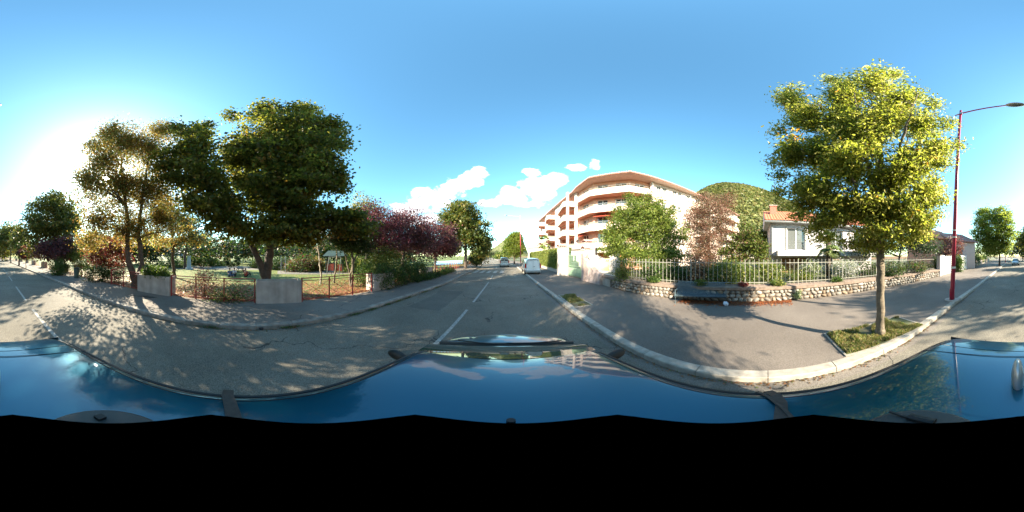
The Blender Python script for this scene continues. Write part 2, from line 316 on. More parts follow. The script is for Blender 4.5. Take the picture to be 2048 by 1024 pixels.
strip('garden_ground', lambda y: wallx(y)+.35, lambda y: wallx(y)+60, .62, M['earth'], nx=4, ys=[y for y in YS if -15 < y < 12.5])
strip('yard_ground', lambda y: wallx(y)+.1, lambda y: wallx(y)+60, .09, M['earth'], nx=4)
MB().add([pol(330, 26)+(.112,), pol(560, 24)+(.112,), pol(560, 30)+(.112,), pol(440, 34)+(.112,), pol(330, 31)+(.112,)], [(0, 1, 2, 3, 4)]).build('gravel_path', M['sand'], kind='structure')
MB().add([pol(555, 18)+(.114,), pol(725, 18.5)+(.114,), pol(725, 22)+(.114,), pol(640, 24)+(.114,), pol(555, 22)+(.114,)], [(0, 1, 2, 3, 4)]).build('playground_ground', M['sand'], kind='structure')
MB().add([pol(868, 34)+(.12,), pol(925, 42)+(.12,), pol(925, 75)+(.12,), pol(868, 60)+(.12,)], [(0, 1, 2, 3)]).build('pool_water', M['sheet'], kind='structure')
def kerb(name, fx, side):
    root = MB()
    for (a, b) in ((-260, -38), (38, 260)):
        ys = np.linspace(a, b, 30)
        for i in range(29):
            y0, y1 = ys[i], ys[i+1]; x0, x1 = fx(y0), fx(y1)
            root.hexa([(x0, y0, -.02), (x0+.2*side, y0, -.02), (x1+.2*side, y1, -.02), (x1, y1, -.02), (x0, y0, .118), (x0+.2*side, y0, .118), (x1+.2*side, y1, .118), (x1, y1, .118)])
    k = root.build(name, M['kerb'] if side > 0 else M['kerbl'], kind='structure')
    y = -38.
    while y < 38:
        y1 = min(38, y+1.0); g = .005; j = random.uniform(-.006, .006); zt = .118+random.uniform(-.004, .004)
        a, b = y+g, y1-g; xa, xb = fx(a)+j, fx(b)+j; w = .2*side; c = .022*side
        m = MB(); m.add([(xa, a, -.02), (xb, b, -.02), (xb+w, b, -.02), (xa+w, a, -.02), (xa+c*.3, a, zt-.022), (xb+c*.3, b, zt-.022), (xa+c, a, zt), (xb+c, b, zt), (xb+w, b, zt), (xa+w, a, zt)],
                      [(0, 4, 5, 1), (4, 6, 7, 5), (6, 9, 8, 7), (9, 3, 2, 8), (0, 3, 9, 6, 4), (1, 5, 7, 8, 2)])
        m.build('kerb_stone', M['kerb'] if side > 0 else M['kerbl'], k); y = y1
    return k
kerb('kerb_right', xR, 1); kerb('kerb_left', xL, -1)
strip('gutter', lambda y: xR(y)-.22, lambda y: xR(y)-.005, .004, M['walkl'], nx=1, ys=[y for y in YS if -45 < y < 18])
# painted marks
def dash(y0, y1, w=.10, fx=xC, off=0):
    n = max(2, int((y1-y0)/1.0)+1); ys = np.linspace(y0, y1, n); v = []; f = []
    for y in ys: v += [(fx(y)-w/2+off, y, .005), (fx(y)+w/2+off, y, .005)]
    for i in range(n-1): f.append((2*i, 2*i+1, 2*i+3, 2*i+2))
    MB().add(v, f).build('road_marking', M['paint'], road)
dash(-6.1, -3.0, .10)
dash(-11.0, -7.4, .10); 
for y in np.arange(-16.8, -100, -5.0): dash(y, y+3.2)
dash(2.2, 5.9); dash(7.0, 12.8)
for y in np.arange(14.5, 18, 5.0): dash(y, y+3)
for y in np.arange(27, 100, 6.0): dash(y, y+3)
MB().add([(-3.9, 5.2, .0035), (-2.6, 5.4, .0035), (-2.75, 9.1, .0035), (-4.05, 8.9, .0035)], [(0, 1, 2, 3)]).build('road_patch', asphalt('patched asphalt', (.095, .088, .075), (.14, .13, .11), .3, False), road)
for k in range(5):   # zebra crossing
    x0 = xL(22)+.5+k*.85
    MB().add([(x0, 19.8, .006), (x0+.45, 19.8, .006), (x0+.4, 23.2, .006), (x0-.05, 23.2, .006)], [(0, 1, 2, 3)]).build('crossing_stripe', M['paint'], road)

# ------------------------------------------------------------------ foliage
def set_attr(me, cols, per):
    a = me.attributes.new('tint', 'FLOAT_COLOR', 'POINT')
    c = np.ones((len(cols), 4), np.float32); c[:, :3] = cols
    a.data.foreach_set('color', np.repeat(c, per, axis=0).ravel())
def leaf_mesh(name, C, size, cols, mt, parent, up=.6, aspect=.6, fold=False, dirs=None, kind=None):
    n = len(C); N = rng.normal(size=(n, 3)); N[:, 2] += up*2*np.sign(rng.random(n)-.12); N /= np.linalg.norm(N, axis=1)[:, None]
    T = rng.normal(size=(n, 3)) if dirs is None else dirs+rng.normal(size=(n, 3))*.5
    T -= N*(T*N).sum(1)[:, None]; T /= np.linalg.norm(T, axis=1)[:, None]; B = np.cross(N, T)
    s = (size*rng.uniform(.65, 1.3, n))[:, None]; L = T*s; Wd = B*s*aspect
    if fold:
        dn = N*s*.25
        V = np.stack([C-L, C+Wd*.8-L*.15+dn, C+Wd*.55+L*.45+dn, C+L*1.05, C-Wd*.55+L*.45+dn, C-Wd*.8-L*.15+dn], 1); per = 6; fpl = [(0, 1, 2, 3), (0, 3, 4, 5)]
    else:
        V = np.stack([C-L, C+Wd+N*s*.12, C+L, C-Wd+N*s*.12], 1); per = 4; fpl = [(0, 1, 2, 3)]
    V = V.reshape(-1, 3)
    if parent is not None and parent.name in WM:
        t = np.array(WM[parent.name].translation); V = V-t
    base = (np.arange(n)*per)[:, None, None]; F = (np.array(fpl)[None]+base).reshape(-1)
    me = bpy.data.meshes.new(name); nf = n*len(fpl)
    me.vertices.add(len(V)); me.vertices.foreach_set('co', V.astype(np.float32).ravel())
    me.loops.add(nf*4); me.loops.foreach_set('vertex_index', F.astype(np.int32))
    me.polygons.add(nf); me.polygons.foreach_set('loop_start', (np.arange(nf)*4).astype(np.int32)); me.polygons.foreach_set('loop_total', np.full(nf, 4, np.int32))
    me.update(calc_edges=True); set_attr(me, cols, per)
    me.materials.append(mt); o = bpy.data.objects.new(name, me); COL.objects.link(o)
    if parent is not None: o.parent = parent; WM[o.name] = WM[parent.name]
    if kind: o['kind'] = kind
    return o
def palette(n, pal, clus=None):
    """pal: [(rgb, weight)]"""
    w = np.array([p[1] for p in pal], float); w /= w.sum(); c = np.array([p[0] for p in pal])
    idx = rng.choice(len(pal), n, p=w)
    if clus is not None:
        ci = rng.choice(len(pal), clus.max()+1, p=w); use = rng.random(n) < .55; idx[use] = ci[clus[use]]
    return c[idx]*rng.uniform(.75, 1.25, (n, 1))
GREEN = [((.045, .085, .018), 4), ((.065, .115, .022), 4), ((.10, .14, .03), 2)]
def sample_lobes(lobes, ncl, gap=.0, shell=.5, seed=0, rough=.28):
    vols = np.array([(l[3]*l[4]*l[5])**.7 for l in lobes]); cnt = (vols/vols.sum()*ncl).astype(int)+1
    out = []
    for l, c in zip(lobes, cnt):
        k = 0; tries = 0; ca, sa = (math.cos(l[6]), math.sin(l[6])) if len(l) > 6 else (1, 0)
        while k < c and tries < c*6:
            tries += 1
            d = rng.normal(size=3); d /= np.linalg.norm(d)
            r = 1-shell*rng.random()**1.3
            nn = noise.noise(Vector((d[0]*1.7+l[0]+seed, d[1]*1.7+l[1], d[2]*1.7+l[2])))
            r *= 1+rough*nn*2
            q = np.array([d[0]*l[3]*r, d[1]*l[4]*r, d[2]*l[5]*r]); p = np.array([l[0]+q[0]*ca-q[1]*sa, l[1]+q[0]*sa+q[1]*ca, l[2]+q[2]])
            if gap and noise.noise(Vector((p[0]*.9+seed*3, p[1]*.9, p[2]*1.1))) < -1+gap*1.6+0: continue
            out.append(p); k += 1
    return np.array(out)
def PL(u, v, d, ru, rv, rd=None):
    """a crown lobe seen in direction (u,v) at ground distance d: world-space ellipsoid"""
    x, y = pol(u, d); z = zel(v, d); e = R((512-v)*K)
    rt = d*math.sin(R(ru*K)); rz = d*R(rv*K)/math.cos(e)**1.4; rd = rd or rt
    return (x, y, z, rt, rd, rz, -R((u-1024)*K))
def tree(name, label, cat, base, lobes, nleaf, size, pal, trunks=None, bark='barkd', group=None, per=36, cs=.45, gap=.42, shell=.55, mt='leaf', nbr=40, up=.5, fold=False, aspect=.62, tz=None, tr=.18, seed=None, flat=.5, gapline=None, branch_r=.035, droop=0, z0=.09):
    root = thing(name, label, cat, (base[0], base[1], z0), 0, group)
    seed = seed if seed is not None else random.random()*50
    if min(l[5] for l in lobes) and tz is None: tz = sorted(l[2]-l[5]*.5 for l in lobes)[0]
    cx = np.mean([l[0] for l in lobes]); cy = np.mean([l[1] for l in lobes]); topz = max(l[2]+l[5]*.3 for l in lobes)
    if trunks is None:
        trunks = [[(base[0], base[1], z0-.05, tr*1.35), (base[0]+random.uniform(-.05, .05), base[1], z0+.4, tr), (base[0]+random.uniform(-.1, .1), base[1]+random.uniform(-.1, .1), tz, tr*.85), ((base[0]+cx)/2, (base[1]+cy)/2, (tz+topz)/2, tr*.5), (cx, cy, topz, tr*.12)]]
    mb = MB()
    for t in trunks:
        # subdivide w/ wobble
        P = []; Rr = []
        for i in range(len(t)-1):
            a, b = Vector(t[i][:3]), Vector(t[i+1][:3])
            for k in range(6):
                f = k/6; w = (a-b).length*.02*(1 if i or k else 0)
                P.append(a.lerp(b, f)+Vector((random.uniform(-w, w), random.uniform(-w, w), 0))); Rr.append(t[i][3]+(t[i+1][3]-t[i][3])*f)
        P.append(Vector(t[-1][:3])); Rr.append(t[-1][3]); mb.tube(P, Rr, 9)
    CL = sample_lobes(lobes, max(8, nleaf//per), gap, shell, seed)
    if gapline is not None:
        a_, b_, rad_ = np.array(gapline[0]), np.array(gapline[1]), gapline[2]; ab = b_-a_; t_ = np.clip(((CL-a_)@ab)/(ab@ab), 0, 1)
        CL = CL[np.linalg.norm(CL-(a_+t_[:, None]*ab), axis=1) > rad_+.1]
    # limbs to a selection of clusters
    sel = CL[rng.choice(len(CL), min(nbr, len(CL)), replace=False)]
    allp = [Vector(p[:3]) for t in trunks for p in t[1:]]
    segs = []
    for t in trunks:
        for i in range(1, len(t)-1):
            for f in (0, .33, .66): segs.append((Vector(t[i][:3]).lerp(Vector(t[i+1][:3]), f), t[i][3]+(t[i+1][3]-t[i][3])*f))
    segs = [s_ for s_ in segs if s_[0].z >= tz-.3] or segs
    for c in sel:
        c = Vector(c); best = min(segs, key=lambda s_: (s_[0]-c).length + (6 if s_[0].z > c.z-.1 else 0))
        a = best[0]; L = (c-a).length; r0 = min(best[1]*.6, branch_r*(.5+L*.28)); mid = a.lerp(c, .5)+Vector((random.uniform(-.1, .1)*L, random.uniform(-.1, .1)*L, random.uniform(.0, .14)*L))
        mb.tube([a, a.lerp(mid, .55)+Vector((0, 0, .02*L)), mid, mid.lerp(c, .55), c], [r0, r0*.8, r0*.6, r0*.4, r0*.15], 5, False)
    jit = np.array([noise.noise(Vector(p)*9) for p in mb.v[:2500]])
    for i_ in range(len(jit)): q_ = mb.v[i_]; mb.v[i_] = (q_[0]+.03*tr*6*jit[i_]*.5, q_[1]+.03*tr*6*jit[i_]*.5, q_[2])
    mb.build('trunk', M[bark], root, smooth=True)
    per_ = max(6, int(nleaf/len(CL))); idx = np.repeat(np.arange(len(CL)), per_)
    off = rng.normal(size=(len(idx), 3))*np.array([cs, cs, cs*flat])*.62
    C = CL[idx]+off
    if droop: C[:, 2] -= droop*rng.random(len(idx))**2
    if gapline is not None:
        t_ = np.clip(((C-a_)@ab)/(ab@ab), 0, 1); k_ = np.linalg.norm(C-(a_+t_[:, None]*ab), axis=1) > rad_*(.6+2.2*rng.random(len(C))); C = C[k_]; idx = idx[k_]
    leaf_mesh('crown', C, size, palette(len(idx), pal, idx), M[mt], root, up=up, fold=fold, aspect=aspect)
    return root
def shrub(name, label, cat, lobes, nleaf, size, pal, group=None, z0=.09, mt='leaf', cs=.22, bark='barkd', stems=5, gap=.2, flat=.8, shell=.5, base=None):
    l = lobes[0]; b = base or (l[0], l[1])
    root = thing(name, label, cat, (b[0], b[1], z0), 0, group)
    CL = sample_lobes(lobes, max(8, nleaf//24), gap, shell, random.random()*40, .2)
    CL = CL[CL[:, 2] > z0+.02]
    if stems:
        mb = MB()
        for k in range(stems):
            c = Vector(CL[rng.integers(len(CL))]); a = Vector((b[0]+random.uniform(-.1, .1), b[1]+random.uniform(-.1, .1), z0-.03)); m = a.lerp(c, .5)+Vector((0, 0, .15))
            mb.tube([a, m, c], [.03, .02, .008], 5, False)
        mb.build('stem', M[bark], root)
    idx = np.repeat(np.arange(len(CL)), max(6, int(nleaf/len(CL))))
    C = CL[idx]+rng.normal(size=(len(idx), 3))*np.array([cs, cs, cs*flat]); C[:, 2] = np.maximum(C[:, 2], z0+.02)
    leaf_mesh('foliage', C, size, palette(len(idx), pal, idx), M[mt], root, up=.5)
    return root
# ------------------------------------------------------------------ hills
def hill(name, az0, az1, dist, prof, depth, mt, bump, nu=150, nv=46, base=-.05):
    """heightfield ridge: prof(t) height along it, t in 0..1"""
    v = []; f = []
    for j in range(nv+1):
        s_ = j/nv; r = dist+depth*(s_-.5)*2
        for i in range(nu+1):
            t = i/nu; a = R(az0+(az1-az0)*t); x = r*math.sin(a); y = r*math.cos(a)
            h = prof(t)*math.sin(math.pi*min(1, s_*1.0))**.8
            if bump: h += (h > 2)*bump*(noise.noise(Vector((x*.09, y*.09, 0)))+.9*noise.noise(Vector((x*.21, y*.21, 3)))+.6*noise.noise(Vector((x*.45, y*.45, 7))))
            v.append((x, y, base+max(0, h)))
    for j in range(nv):
        for i in range(nu): a = j*(nu+1)+i; f.append((a, a+1, a+nu+2, a+nu+1))
    return MB().add(v, f).build(name, mt, kind='structure')
def bell(c, w, h, c2=None):
    return lambda t: h*math.exp(-((t-c)/w)**2)
hm = mat('wooded hillside', (.07, .085, .03), .95, 0, .05, 1., .3, col2=(.13, .13, .05), detail=12)
hm.node_tree.nodes['Bump'].inputs['Distance'].default_value = 3
hb = mat('far wooded hill with painted haze', (.07, .10, .11), .95, 0, .01, col2=(.09, .12, .12))  # bluish tone paints distance haze into the hill colour
hill('hill', 55, 130, 420, lambda t: 190*math.exp(-((t-.27)/(.34 if t < .27 else .52))**2), 190, hm, 3.2, 460, 110)
hp = []; hc = []
for k in range(26000):
    t = rng.random(); s_ = rng.random()*.62; rr_ = 420+190*(s_-.5)*2; a = R(55+75*t)
    h = 190*math.exp(-((t-.27)/(.34 if t < .27 else .52))**2)*math.sin(math.pi*s_)**.8
    if h > 1.5: hp.append((rr_*math.sin(a), rr_*math.cos(a), h+rng.random()*5))
hp = np.array(hp); hn = np.array([noise.noise(Vector((p[0]*.02, p[1]*.02, 0))) for p in hp])
hcol = palette(len(hp), [((.11, .125, .04), 4), ((.15, .155, .055), 4), ((.18, .15, .07), 2), ((.06, .08, .03), 2)])*(1+.5*hn)[:, None]
tag(leaf_mesh('hill_forest', hp, 2.6, hcol, M['leaf'], None, up=.8, aspect=.8), 'woods covering the hill', 'forest', kind='stuff')
hill('distant_hill', -22, 6, 900, lambda t: 135*math.exp(-((t-.90)/.33)**2)*min(1, (1-t)*9), 250, hm, 4, 120, 30)
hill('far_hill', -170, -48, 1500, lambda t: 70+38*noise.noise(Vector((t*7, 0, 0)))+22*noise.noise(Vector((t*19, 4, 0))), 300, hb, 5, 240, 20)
# ------------------------------------------------------------------ stone wall
def ptw(y, off=0): return (wallx(y)+off, y)
wall = thing('stone_wall', 'low stone wall of river stones with mortar coping beside the pavement', 'wall', (6.8, 0, .105))
def wallrun(mb, y0, y1, t0, t1, z0, z1, dz=0, n=26):
    ys = np.linspace(y0, y1, n)
    for i in range(n-1):
        a, b = ys[i], ys[i+1]
        mb.add([(wallx(a)+t0, a, z0), (wallx(b)+t0, b, z0), (wallx(b)+t1, b, z0), (wallx(a)+t1, a, z0), (wallx(a)+t0, a, z1), (wallx(b)+t0, b, z1), (wallx(b)+t1, b, z1+dz), (wallx(a)+t1, a, z1+dz)],
               [(4, 5, 6, 7), (0, 1, 5, 4), (2, 3, 7, 6)]+([(0, 4, 7, 3)] if i == 0 else [])+([(1, 2, 6, 5)] if i == n-2 else []))
    return mb
wallrun(MB(), 12.2, -13.8, .03, .45, .0, .63).build('wall_core', M['mortar'], wall)
wallrun(MB(), 12.2, -13.9, -.045, .50, .635, .755, .07, 40).build('coping', M['cap'], wall)
sm = []
for k in range(7):
    m = MB(); m.ell((0, 0, 0), (.5, .5, .5), 8, 6)
    m.v = [tuple(Vector(p)*(1+.42*noise.noise(Vector(p)*1.9+Vector((k*9, 0, 0))))) for p in m.v]
    me = bpy.data.meshes.new('stone'); me.from_pydata(m.v, [], m.f); me.materials.append([M['stone'], M['stonew'], M['stoneb'], M['stone'], M['stonew'], M['stonew'], M['stone']][k])
    me.polygons.foreach_set('use_smooth', [True]*len(me.polygons)); sm.append(me)
for row in range(3):
    y = 8.4-random.random()*.2
    while y > -13.6:
        w = random.choice([.15, .2, .24, .28, .34])*random.uniform(.9, 1.1)
        if y < -4: w *= 1.12
        zc = .105+.09+row*.172+random.uniform(-.018, .018); yc = y-w/2
        inst(random.choice(sm), 'stone', wall, (wallx(yc)+.035-6.8, yc, zc-.105), scale=(.15, w*1.0, random.uniform(.13, .205)), rot=(random.uniform(-.5, .5), 0, 0)); y -= w
# rough rendered stretch of wall near the gate pier
wallrun(MB(), 12.2, 8.5, .0, .05, .0, .632).build('rendered_panel', M['conc'], wall)
# railing on the wall
fence = thing('railing', 'cream metal railing of ball tipped bars along the top of the stone wall', 'fence', (7, 0, .8))
pk = MB(); pk.tube([(0, 0, .0), (0, 0, 1.10)], .0105, 6); pk.ell((0, 0, 1.12), (.019, .019, .022), 6, 5)
pme = bpy.data.meshes.new('picket'); pme.from_pydata(pk.v, [], pk.f); pme.materials.append(M['rail'])
pk = MB(); pk.box(-.017, .017, -.017, .017, -.02, 1.15); pme2 = bpy.data.meshes.new('picket'); pme2.from_pydata(pk.v, [], pk.f); pme2.materials.append(M['rail'])
n = 0; y = 8.2
while y > -13.3:
    inst(pme2 if n % 12 == 0 else pme, 'post' if n % 12 == 0 else 'picket', fence, (wallx(y)+.3-7, y, 0)); y -= .2; n += 1
for z, nm in ((.12, 'bottom_rail'), (.99, 'top_rail')):
    ys = np.linspace(8.25, -13.3, 40); m = MB()
    for i in range(39):
        F = Fr((wallx(ys[i])+.3, ys[i]), (wallx(ys[i+1])+.3, ys[i+1])); m.fbox(F, 0, F.L, -.02, .02, .8+z-.012, .8+z+.012)
    m.build(nm, M['rail'], fence)
# end pier by the white gate
pier = thing('wall_pier', 'pinkish square pier ending the stone wall beside the white slotted gate', 'pillar', (wallx(-14), -14, .1))
MB().box(wallx(-14)-.05, wallx(-14)+.35, -14.3, -13.92, .0, 2.15).build('pier_shaft', M['whitewall'], pier)
MB().box(wallx(-14)-.09, wallx(-14)+.39, -14.34, -13.88, 2.152, 2.22).build('pier_cap', M['cap'], pier)
# gates on the far right
def slot_gate(p0, p1, h, label, name='slotted_gate'):
    F = Fr(p0, p1); g = thing(name, label, 'gate', (*p0, .1)); m = MB(); n = 2; L = F.L
    m.fbox(F, 0, L*.28, 0, .05, .14, h)
    zz = np.linspace(.14, h, 10)
    for i in range(len(zz)-1): m.fbox(F, L*.28, L, 0, .05, zz[i], zz[i]+(zz[i+1]-zz[i])*.62)
    for s_ in (.28, .5, .74, .97): m.fbox(F, L*s_, L*s_+.09, -.004, .054, .14, h)
    m.build('gate_leaf', M['white'], g)
    mb = MB().fbox(F, -.06, 0, -.02, .08, .1, h+.06); mb.build('gate_post', M['white'], g)
    mb = MB().fbox(F, L, L+.06, -.02, .08, .1, h+.06); mb.build('gate_post', M['white'], g)
slot_gate((wallx(-14.4)+.1, -14.4), (wallx(-17)+.0, -17.1), 2.15, 'white slotted gate right beside the end of the stone wall')
slot_gate((wallx(-21), -21), (wallx(-24)+.0, -24), 2.2, 'farther white slotted gate down the pavement beyond the climbing plant')
def plainwall(name, label, y0, y1, h, mt, off=0, n=8):
    w = thing(name, label, 'wall', (wallx(y0)+off, y0, .1)); m = MB(); ys = np.linspace(y0, y1, n)
    for i in range(n-1):
        F = Fr((wallx(ys[i])+off, ys[i]), (wallx(ys[i+1])+off, ys[i+1])); m.fbox(F, 0, F.L, -.25, 0, .05, h)
    m.build('wall_body', mt, w)
    m = MB()
    for i in range(n-1):
        F = Fr((wallx(ys[i])+off, ys[i]), (wallx(ys[i+1])+off, ys[i+1])); m.fbox(F, 0, F.L, -.28, .03, h+.002, h+.06)
    m.build('wall_coping', M['cap'], w)
plainwall('garden_wall', 'grey rendered garden wall between the two white slotted gates', -17.3, -20.9, .95, M['conc'])
plainwall('garden_wall', 'long low garden wall running on past the farther slotted gate', -24.2, -60, 1.1, M['conc'], 0, 14)
# ------------------------------------------------------------------ gate piers, hedge on the front right
def barrel_cap(root, cx, cy, w, z, rz=0, n=5):
    for s_ in (-1, 1):
        for k in range(n):
            m = MB(); x = cx-w/2+w*(k+.5)/n; r = w/n*.56; pts = []
            a = [math.pi*i/6 for i in range(7)]
            v = []
            for (yy, zz) in ((cy, z+.26), (cy+s_*(w*.62), z+.02)):
                for t in a: v.append((x+r*math.cos(t), yy, zz+r*.8*math.sin(t)))
                for t in reversed(a): v.append((x+(r-.02)*math.cos(t), yy, zz+(r-.02)*.8*math.sin(t)))
            N_ = 14; f = [(i, (i+1) % N_, (i+1) % N_+N_, i+N_) for i in range(N_)]+[tuple(range(N_))[::-1], tuple(range(N_, 2*N_))]
            m.add(v, f).build('roof_tile', M['tilepale'], root)
def gate_pier(x, y, w, h, label):
    g = thing('gate_pier', label, 'pillar', (x, y, .1)); MB().box(x-w/2, x+w/2, y-w/2, y+w/2, .0, h).build('pier_shaft', M['render'], g)
    MB().box(x-w/2-.05, x+w/2+.05, y-w/2-.05, y+w/2+.05, h+.002, h+.07).build('pier_ledge', M['render'], g)
    barrel_cap(g, x, y, w+.15, h+.07)
P1 = pol(1126, 16.6); P3 = pol(1176, 13.6); P2 = pol(1177, 18.5)
gate_pier(P1[0], P1[1], .95, 2.95, 'cream gate pier with clay tile cap at the end of the hedge')
gate_pier(P3[0]+.2, P3[1]+.5, .8, 2.62, 'shorter cream pier behind the curved plaster wall')
gate_pier(P2[0], P2[1], 1.1, 3.55, 'tall cream pier with pink tile cap behind the green gate')
g = thing('iron_gate', 'pale green wrought iron gate between the cream gate piers', 'gate', (P1[0], P1[1], .1))
A = (P3[0]-.35, P3[1]+.2); B = (P1[0]+.35, P1[1]-.5); F = Fr(B, A)
for s_ in np.arange(0.05, F.L, .13): MB().tube([F(s_, 0, .2), F(s_, 0, 2.25+.25*math.sin(math.pi*s_/F.L))], .012, 5).build('gate_bar', M['playgate'] if 'playgate' in M else M.setdefault('playgate', mat('pale green iron', (.20, .31, .21), .5, .1)), g)
for z in (.22, 1.15, 2.1): MB().fbox(F, 0, F.L, -.02, .02, z, z+.04).build('gate_rail', M['playgate'], g)
MB().fbox(F, .1, F.L-.1, -.01, .01, .3, 1.0).build('gate_sheet', M['playgate'], g)
# curved plaster wing wall
cw = thing('curved_wall', 'plaster wing wall curving down from the gate pier to the stone wall', 'wall', (P3[0], P3[1], .1))
path = [(P3[0]-.35, P3[1]+.1), (P3[0]-.55, P3[1]-.7), (5.72, 11.6), (5.8, 10.9), (5.86, 10.2), (5.86, 9.5)]
hs = [2.35, 2.3, 1.9, 1.4, 1.0, .85]; m = MB()
v = []
for i, (p, h) in enumerate(zip(path, hs)):
    q = path[min(i+1, 5)]; o = path[max(i-1, 0)]; d = (Vector(q)-Vector(o)).normalized(); nn = Vector((-d.y, d.x))*.2
    v += [(p[0]-nn.x, p[1]-nn.y, 0), (p[0]+nn.x, p[1]+nn.y, 0), (p[0]+nn.x, p[1]+nn.y, h), (p[0]-nn.x, p[1]-nn.y, h)]
f = [(0, 1, 2, 3), (20, 23, 22, 21)]
for i in range(5):
    for k in range(4): f.append((i*4+k, (i+1)*4+k, (i+1)*4+(k+1) % 4, i*4+(k+1) % 4))
o = m.add(v, f).build('wall_body', mat('worn pink plaster', (.36, .29, .27), .9, .3, 2.5, .3, 30), cw)
b = o.modifiers.new('bevel', 'BEVEL'); b.width = .07; b.segments = 3
rg = thing('white_railing', 'white spear railing stepping up behind the curved plaster wall', 'fence', (6, 10, .8))
F = Fr((6.35, 12.6), (6.15, 8.4))
for s_ in np.arange(0, F.L, .13):
    MB().tube([F(s_, 0, .7), F(s_, 0, 2.35-.5*s_/F.L)], .013, 5).build('picket', M['white'], rg)
for z0, z1 in ((.85, .82), (2.2, 1.7)): MB().tube([F(0, 0, z0), F(F.L, 0, z1)], .02, 5).build('rail', M['white'], rg)
lw = thing('hedge_plinth', 'low white wall under the clipped hedge', 'wall', (5, 30, .1)); m = MB()
ys = np.linspace(44, 17.2, 12)
for i in range(11):
    F = Fr((wallx(ys[i])+.15, ys[i]), (wallx(ys[i+1])+.15, ys[i+1])); m.fbox(F, 0, F.L, -.25, 0, .05, .5)
m.build('wall_body', M['render'], lw)
hd = thing('clipped_hedge', 'long clipped yellow green hedge above the low white wall', 'hedge', (5.5, 30, .1))
N = 15000; yy = 17.3+27*rng.random(N)**1.5; tt = rng.random(N); side = rng.random(N)
hx = np.array([wallx(a) for a in yy])+.15+np.where(side < .6, .0, rng.random(N)*1.1); hz = np.where(side < .6, .5+2.45*rng.random(N), 2.95); hx += rng.normal(size=N)*.06; hz += rng.normal(size=N)*.06
leaf_mesh('foliage', np.stack([hx, yy, hz], 1), .085, palette(N, [((.16, .19, .04), 3), ((.11, .15, .03), 3), ((.23, .22, .07), 1)]), M['leaf'], hd)
m = MB()
for i in range(11):
    F = Fr((wallx(ys[i])+.22, ys[i]), (wallx(ys[i+1])+.22, ys[i+1])); m.fbox(F, 0, F.L, -.95, 0, .5, 2.85)
m.build('hedge_core', mat('hedge core', (.05, .07, .02), .95, .3, 5), hd)
# ------------------------------------------------------------------ park side: planters and red railings
def planter(y0, y1, label, h=1.07, name='concrete_planter'):
    F = Fr((FX(y0), y0), (FX(y1), y1)); p = thing(name, label, 'planter', (FX(y0), y0, .1), group='concrete planters along the park edge')
    m = MB(); m.fbox(F, 0, F.L, -.07, 0, .09, h); m.fbox(F, 0, F.L, -.62, -.55, .09, h); m.fbox(F, 0, .07, -.55, -.07, .09, h); m.fbox(F, F.L-.07, F.L, -.55, -.07, .09, h)
    m.build('planter_wall', M['conc'], p)
    MB().fbox(F, .07, F.L-.07, -.55, -.07, h-.25, h-.12).build('soil', M['earth'], p)
    return p
planter(-6.1, -4.0, 'concrete planter overflowing with green shrub beside the red railing')
planter(.0, 1.88, 'empty concrete planter in front of the forked maple trunk')
planter(5.95, 7.8, 'concrete planter end half hidden by the dark green hedge')
planter(12.1, 13.7, 'pale planter beneath the purple plum trees')
for k, y in enumerate([-19.4, -28.2, -37.5, -47, -57, -67]):
    planter(y, y+2.0, ['concrete planter just past the park entrance', 'second concrete planter beyond the park entrance', 'third concrete planter beyond the park entrance', 'fourth concrete planter beyond the park entrance', 'fifth concrete planter beyond the park entrance', 'most distant concrete planter along the park edge'][k])
planter(33, 35, 'planter beyond the tall green maple on the road ahead'); 
def red_rail(y0, y1, nb, label):
    F = Fr((FX(y0)-.12, y0), (FX(y1)-.12, y1)); g = thing('red_railing', label, 'railing', (FX(y0)-.12, y0, .1), group='red cross braced railings along the park')
    L = F.L
    for k in range(nb+1):
        a = .03+(L-.06)*k/nb; MB().fbox(F, a-.025, a+.025, -.025, .025, .05, 1.13).build('post', M['redf'], g)
    MB().fbox(F, .0, L, -.02, .02, 1.131, 1.165).build('top_rail', M['redf'], g)
    MB().fbox(F, .055, L-.055, -.012, .012, 1.02, 1.045).build('second_rail', M['redf'], g)
    MB().fbox(F, .055, L-.055, -.012, .012, .2, .23).build('bottom_rail', M['redf'], g)
    for k in range(nb):
        a = .06+(L-.06)*k/nb; b = (L-.06)*(k+1)/nb
        for (z0, z1, t) in ((.23, 1.02, .012), (1.02, .23, -.012)):
            MB().tube([F(a, t, z0), F(b, t, z1)], .009, 5).build('cross_brace', M['redf'], g)
        mid = (a+b)/2
        for (z0, z1, t) in ((.23, .62, .012), (.62, .23, -.012)):
            MB().tube([F(a, t*.3, .62 if z0 > .3 else .23), F(mid, t*.3, z1 if z0 < .3 else .23)], .007, 4).build('cross_brace', M['redf'], g)
red_rail(1.9, 5.93, 3, 'red railing between the empty planter and the dark hedge')
red_rail(-3.98, -.02, 3, 'red railing between the shrub planter and the empty planter')
red_rail(-8.85, -6.12, 2, 'red railing ending at the park entrance next to the orange tree')
red_rail(-17.3, -13.2, 3, 'red railing on the far side of the park entrance by the bin')
red_rail(-28, -21.6, 4, 'red railing below the round dark tree'); red_rail(-37.4, -31, 4, 'red railing two planters past the entrance')
red_rail(7.85, 12.0, 3, 'red railing half buried in the dark hedge')
red_rail(14, 20, 5, 'red railing under the purple plum trees'); red_rail(20.3, 26, 5, 'red railing next to the trunk of the tall green maple'); red_rail(26.5, 32.8, 5, 'red railing past the tall green maple ahead'); red_rail(35.3, 48, 8, 'most distant red railing along the road ahead')
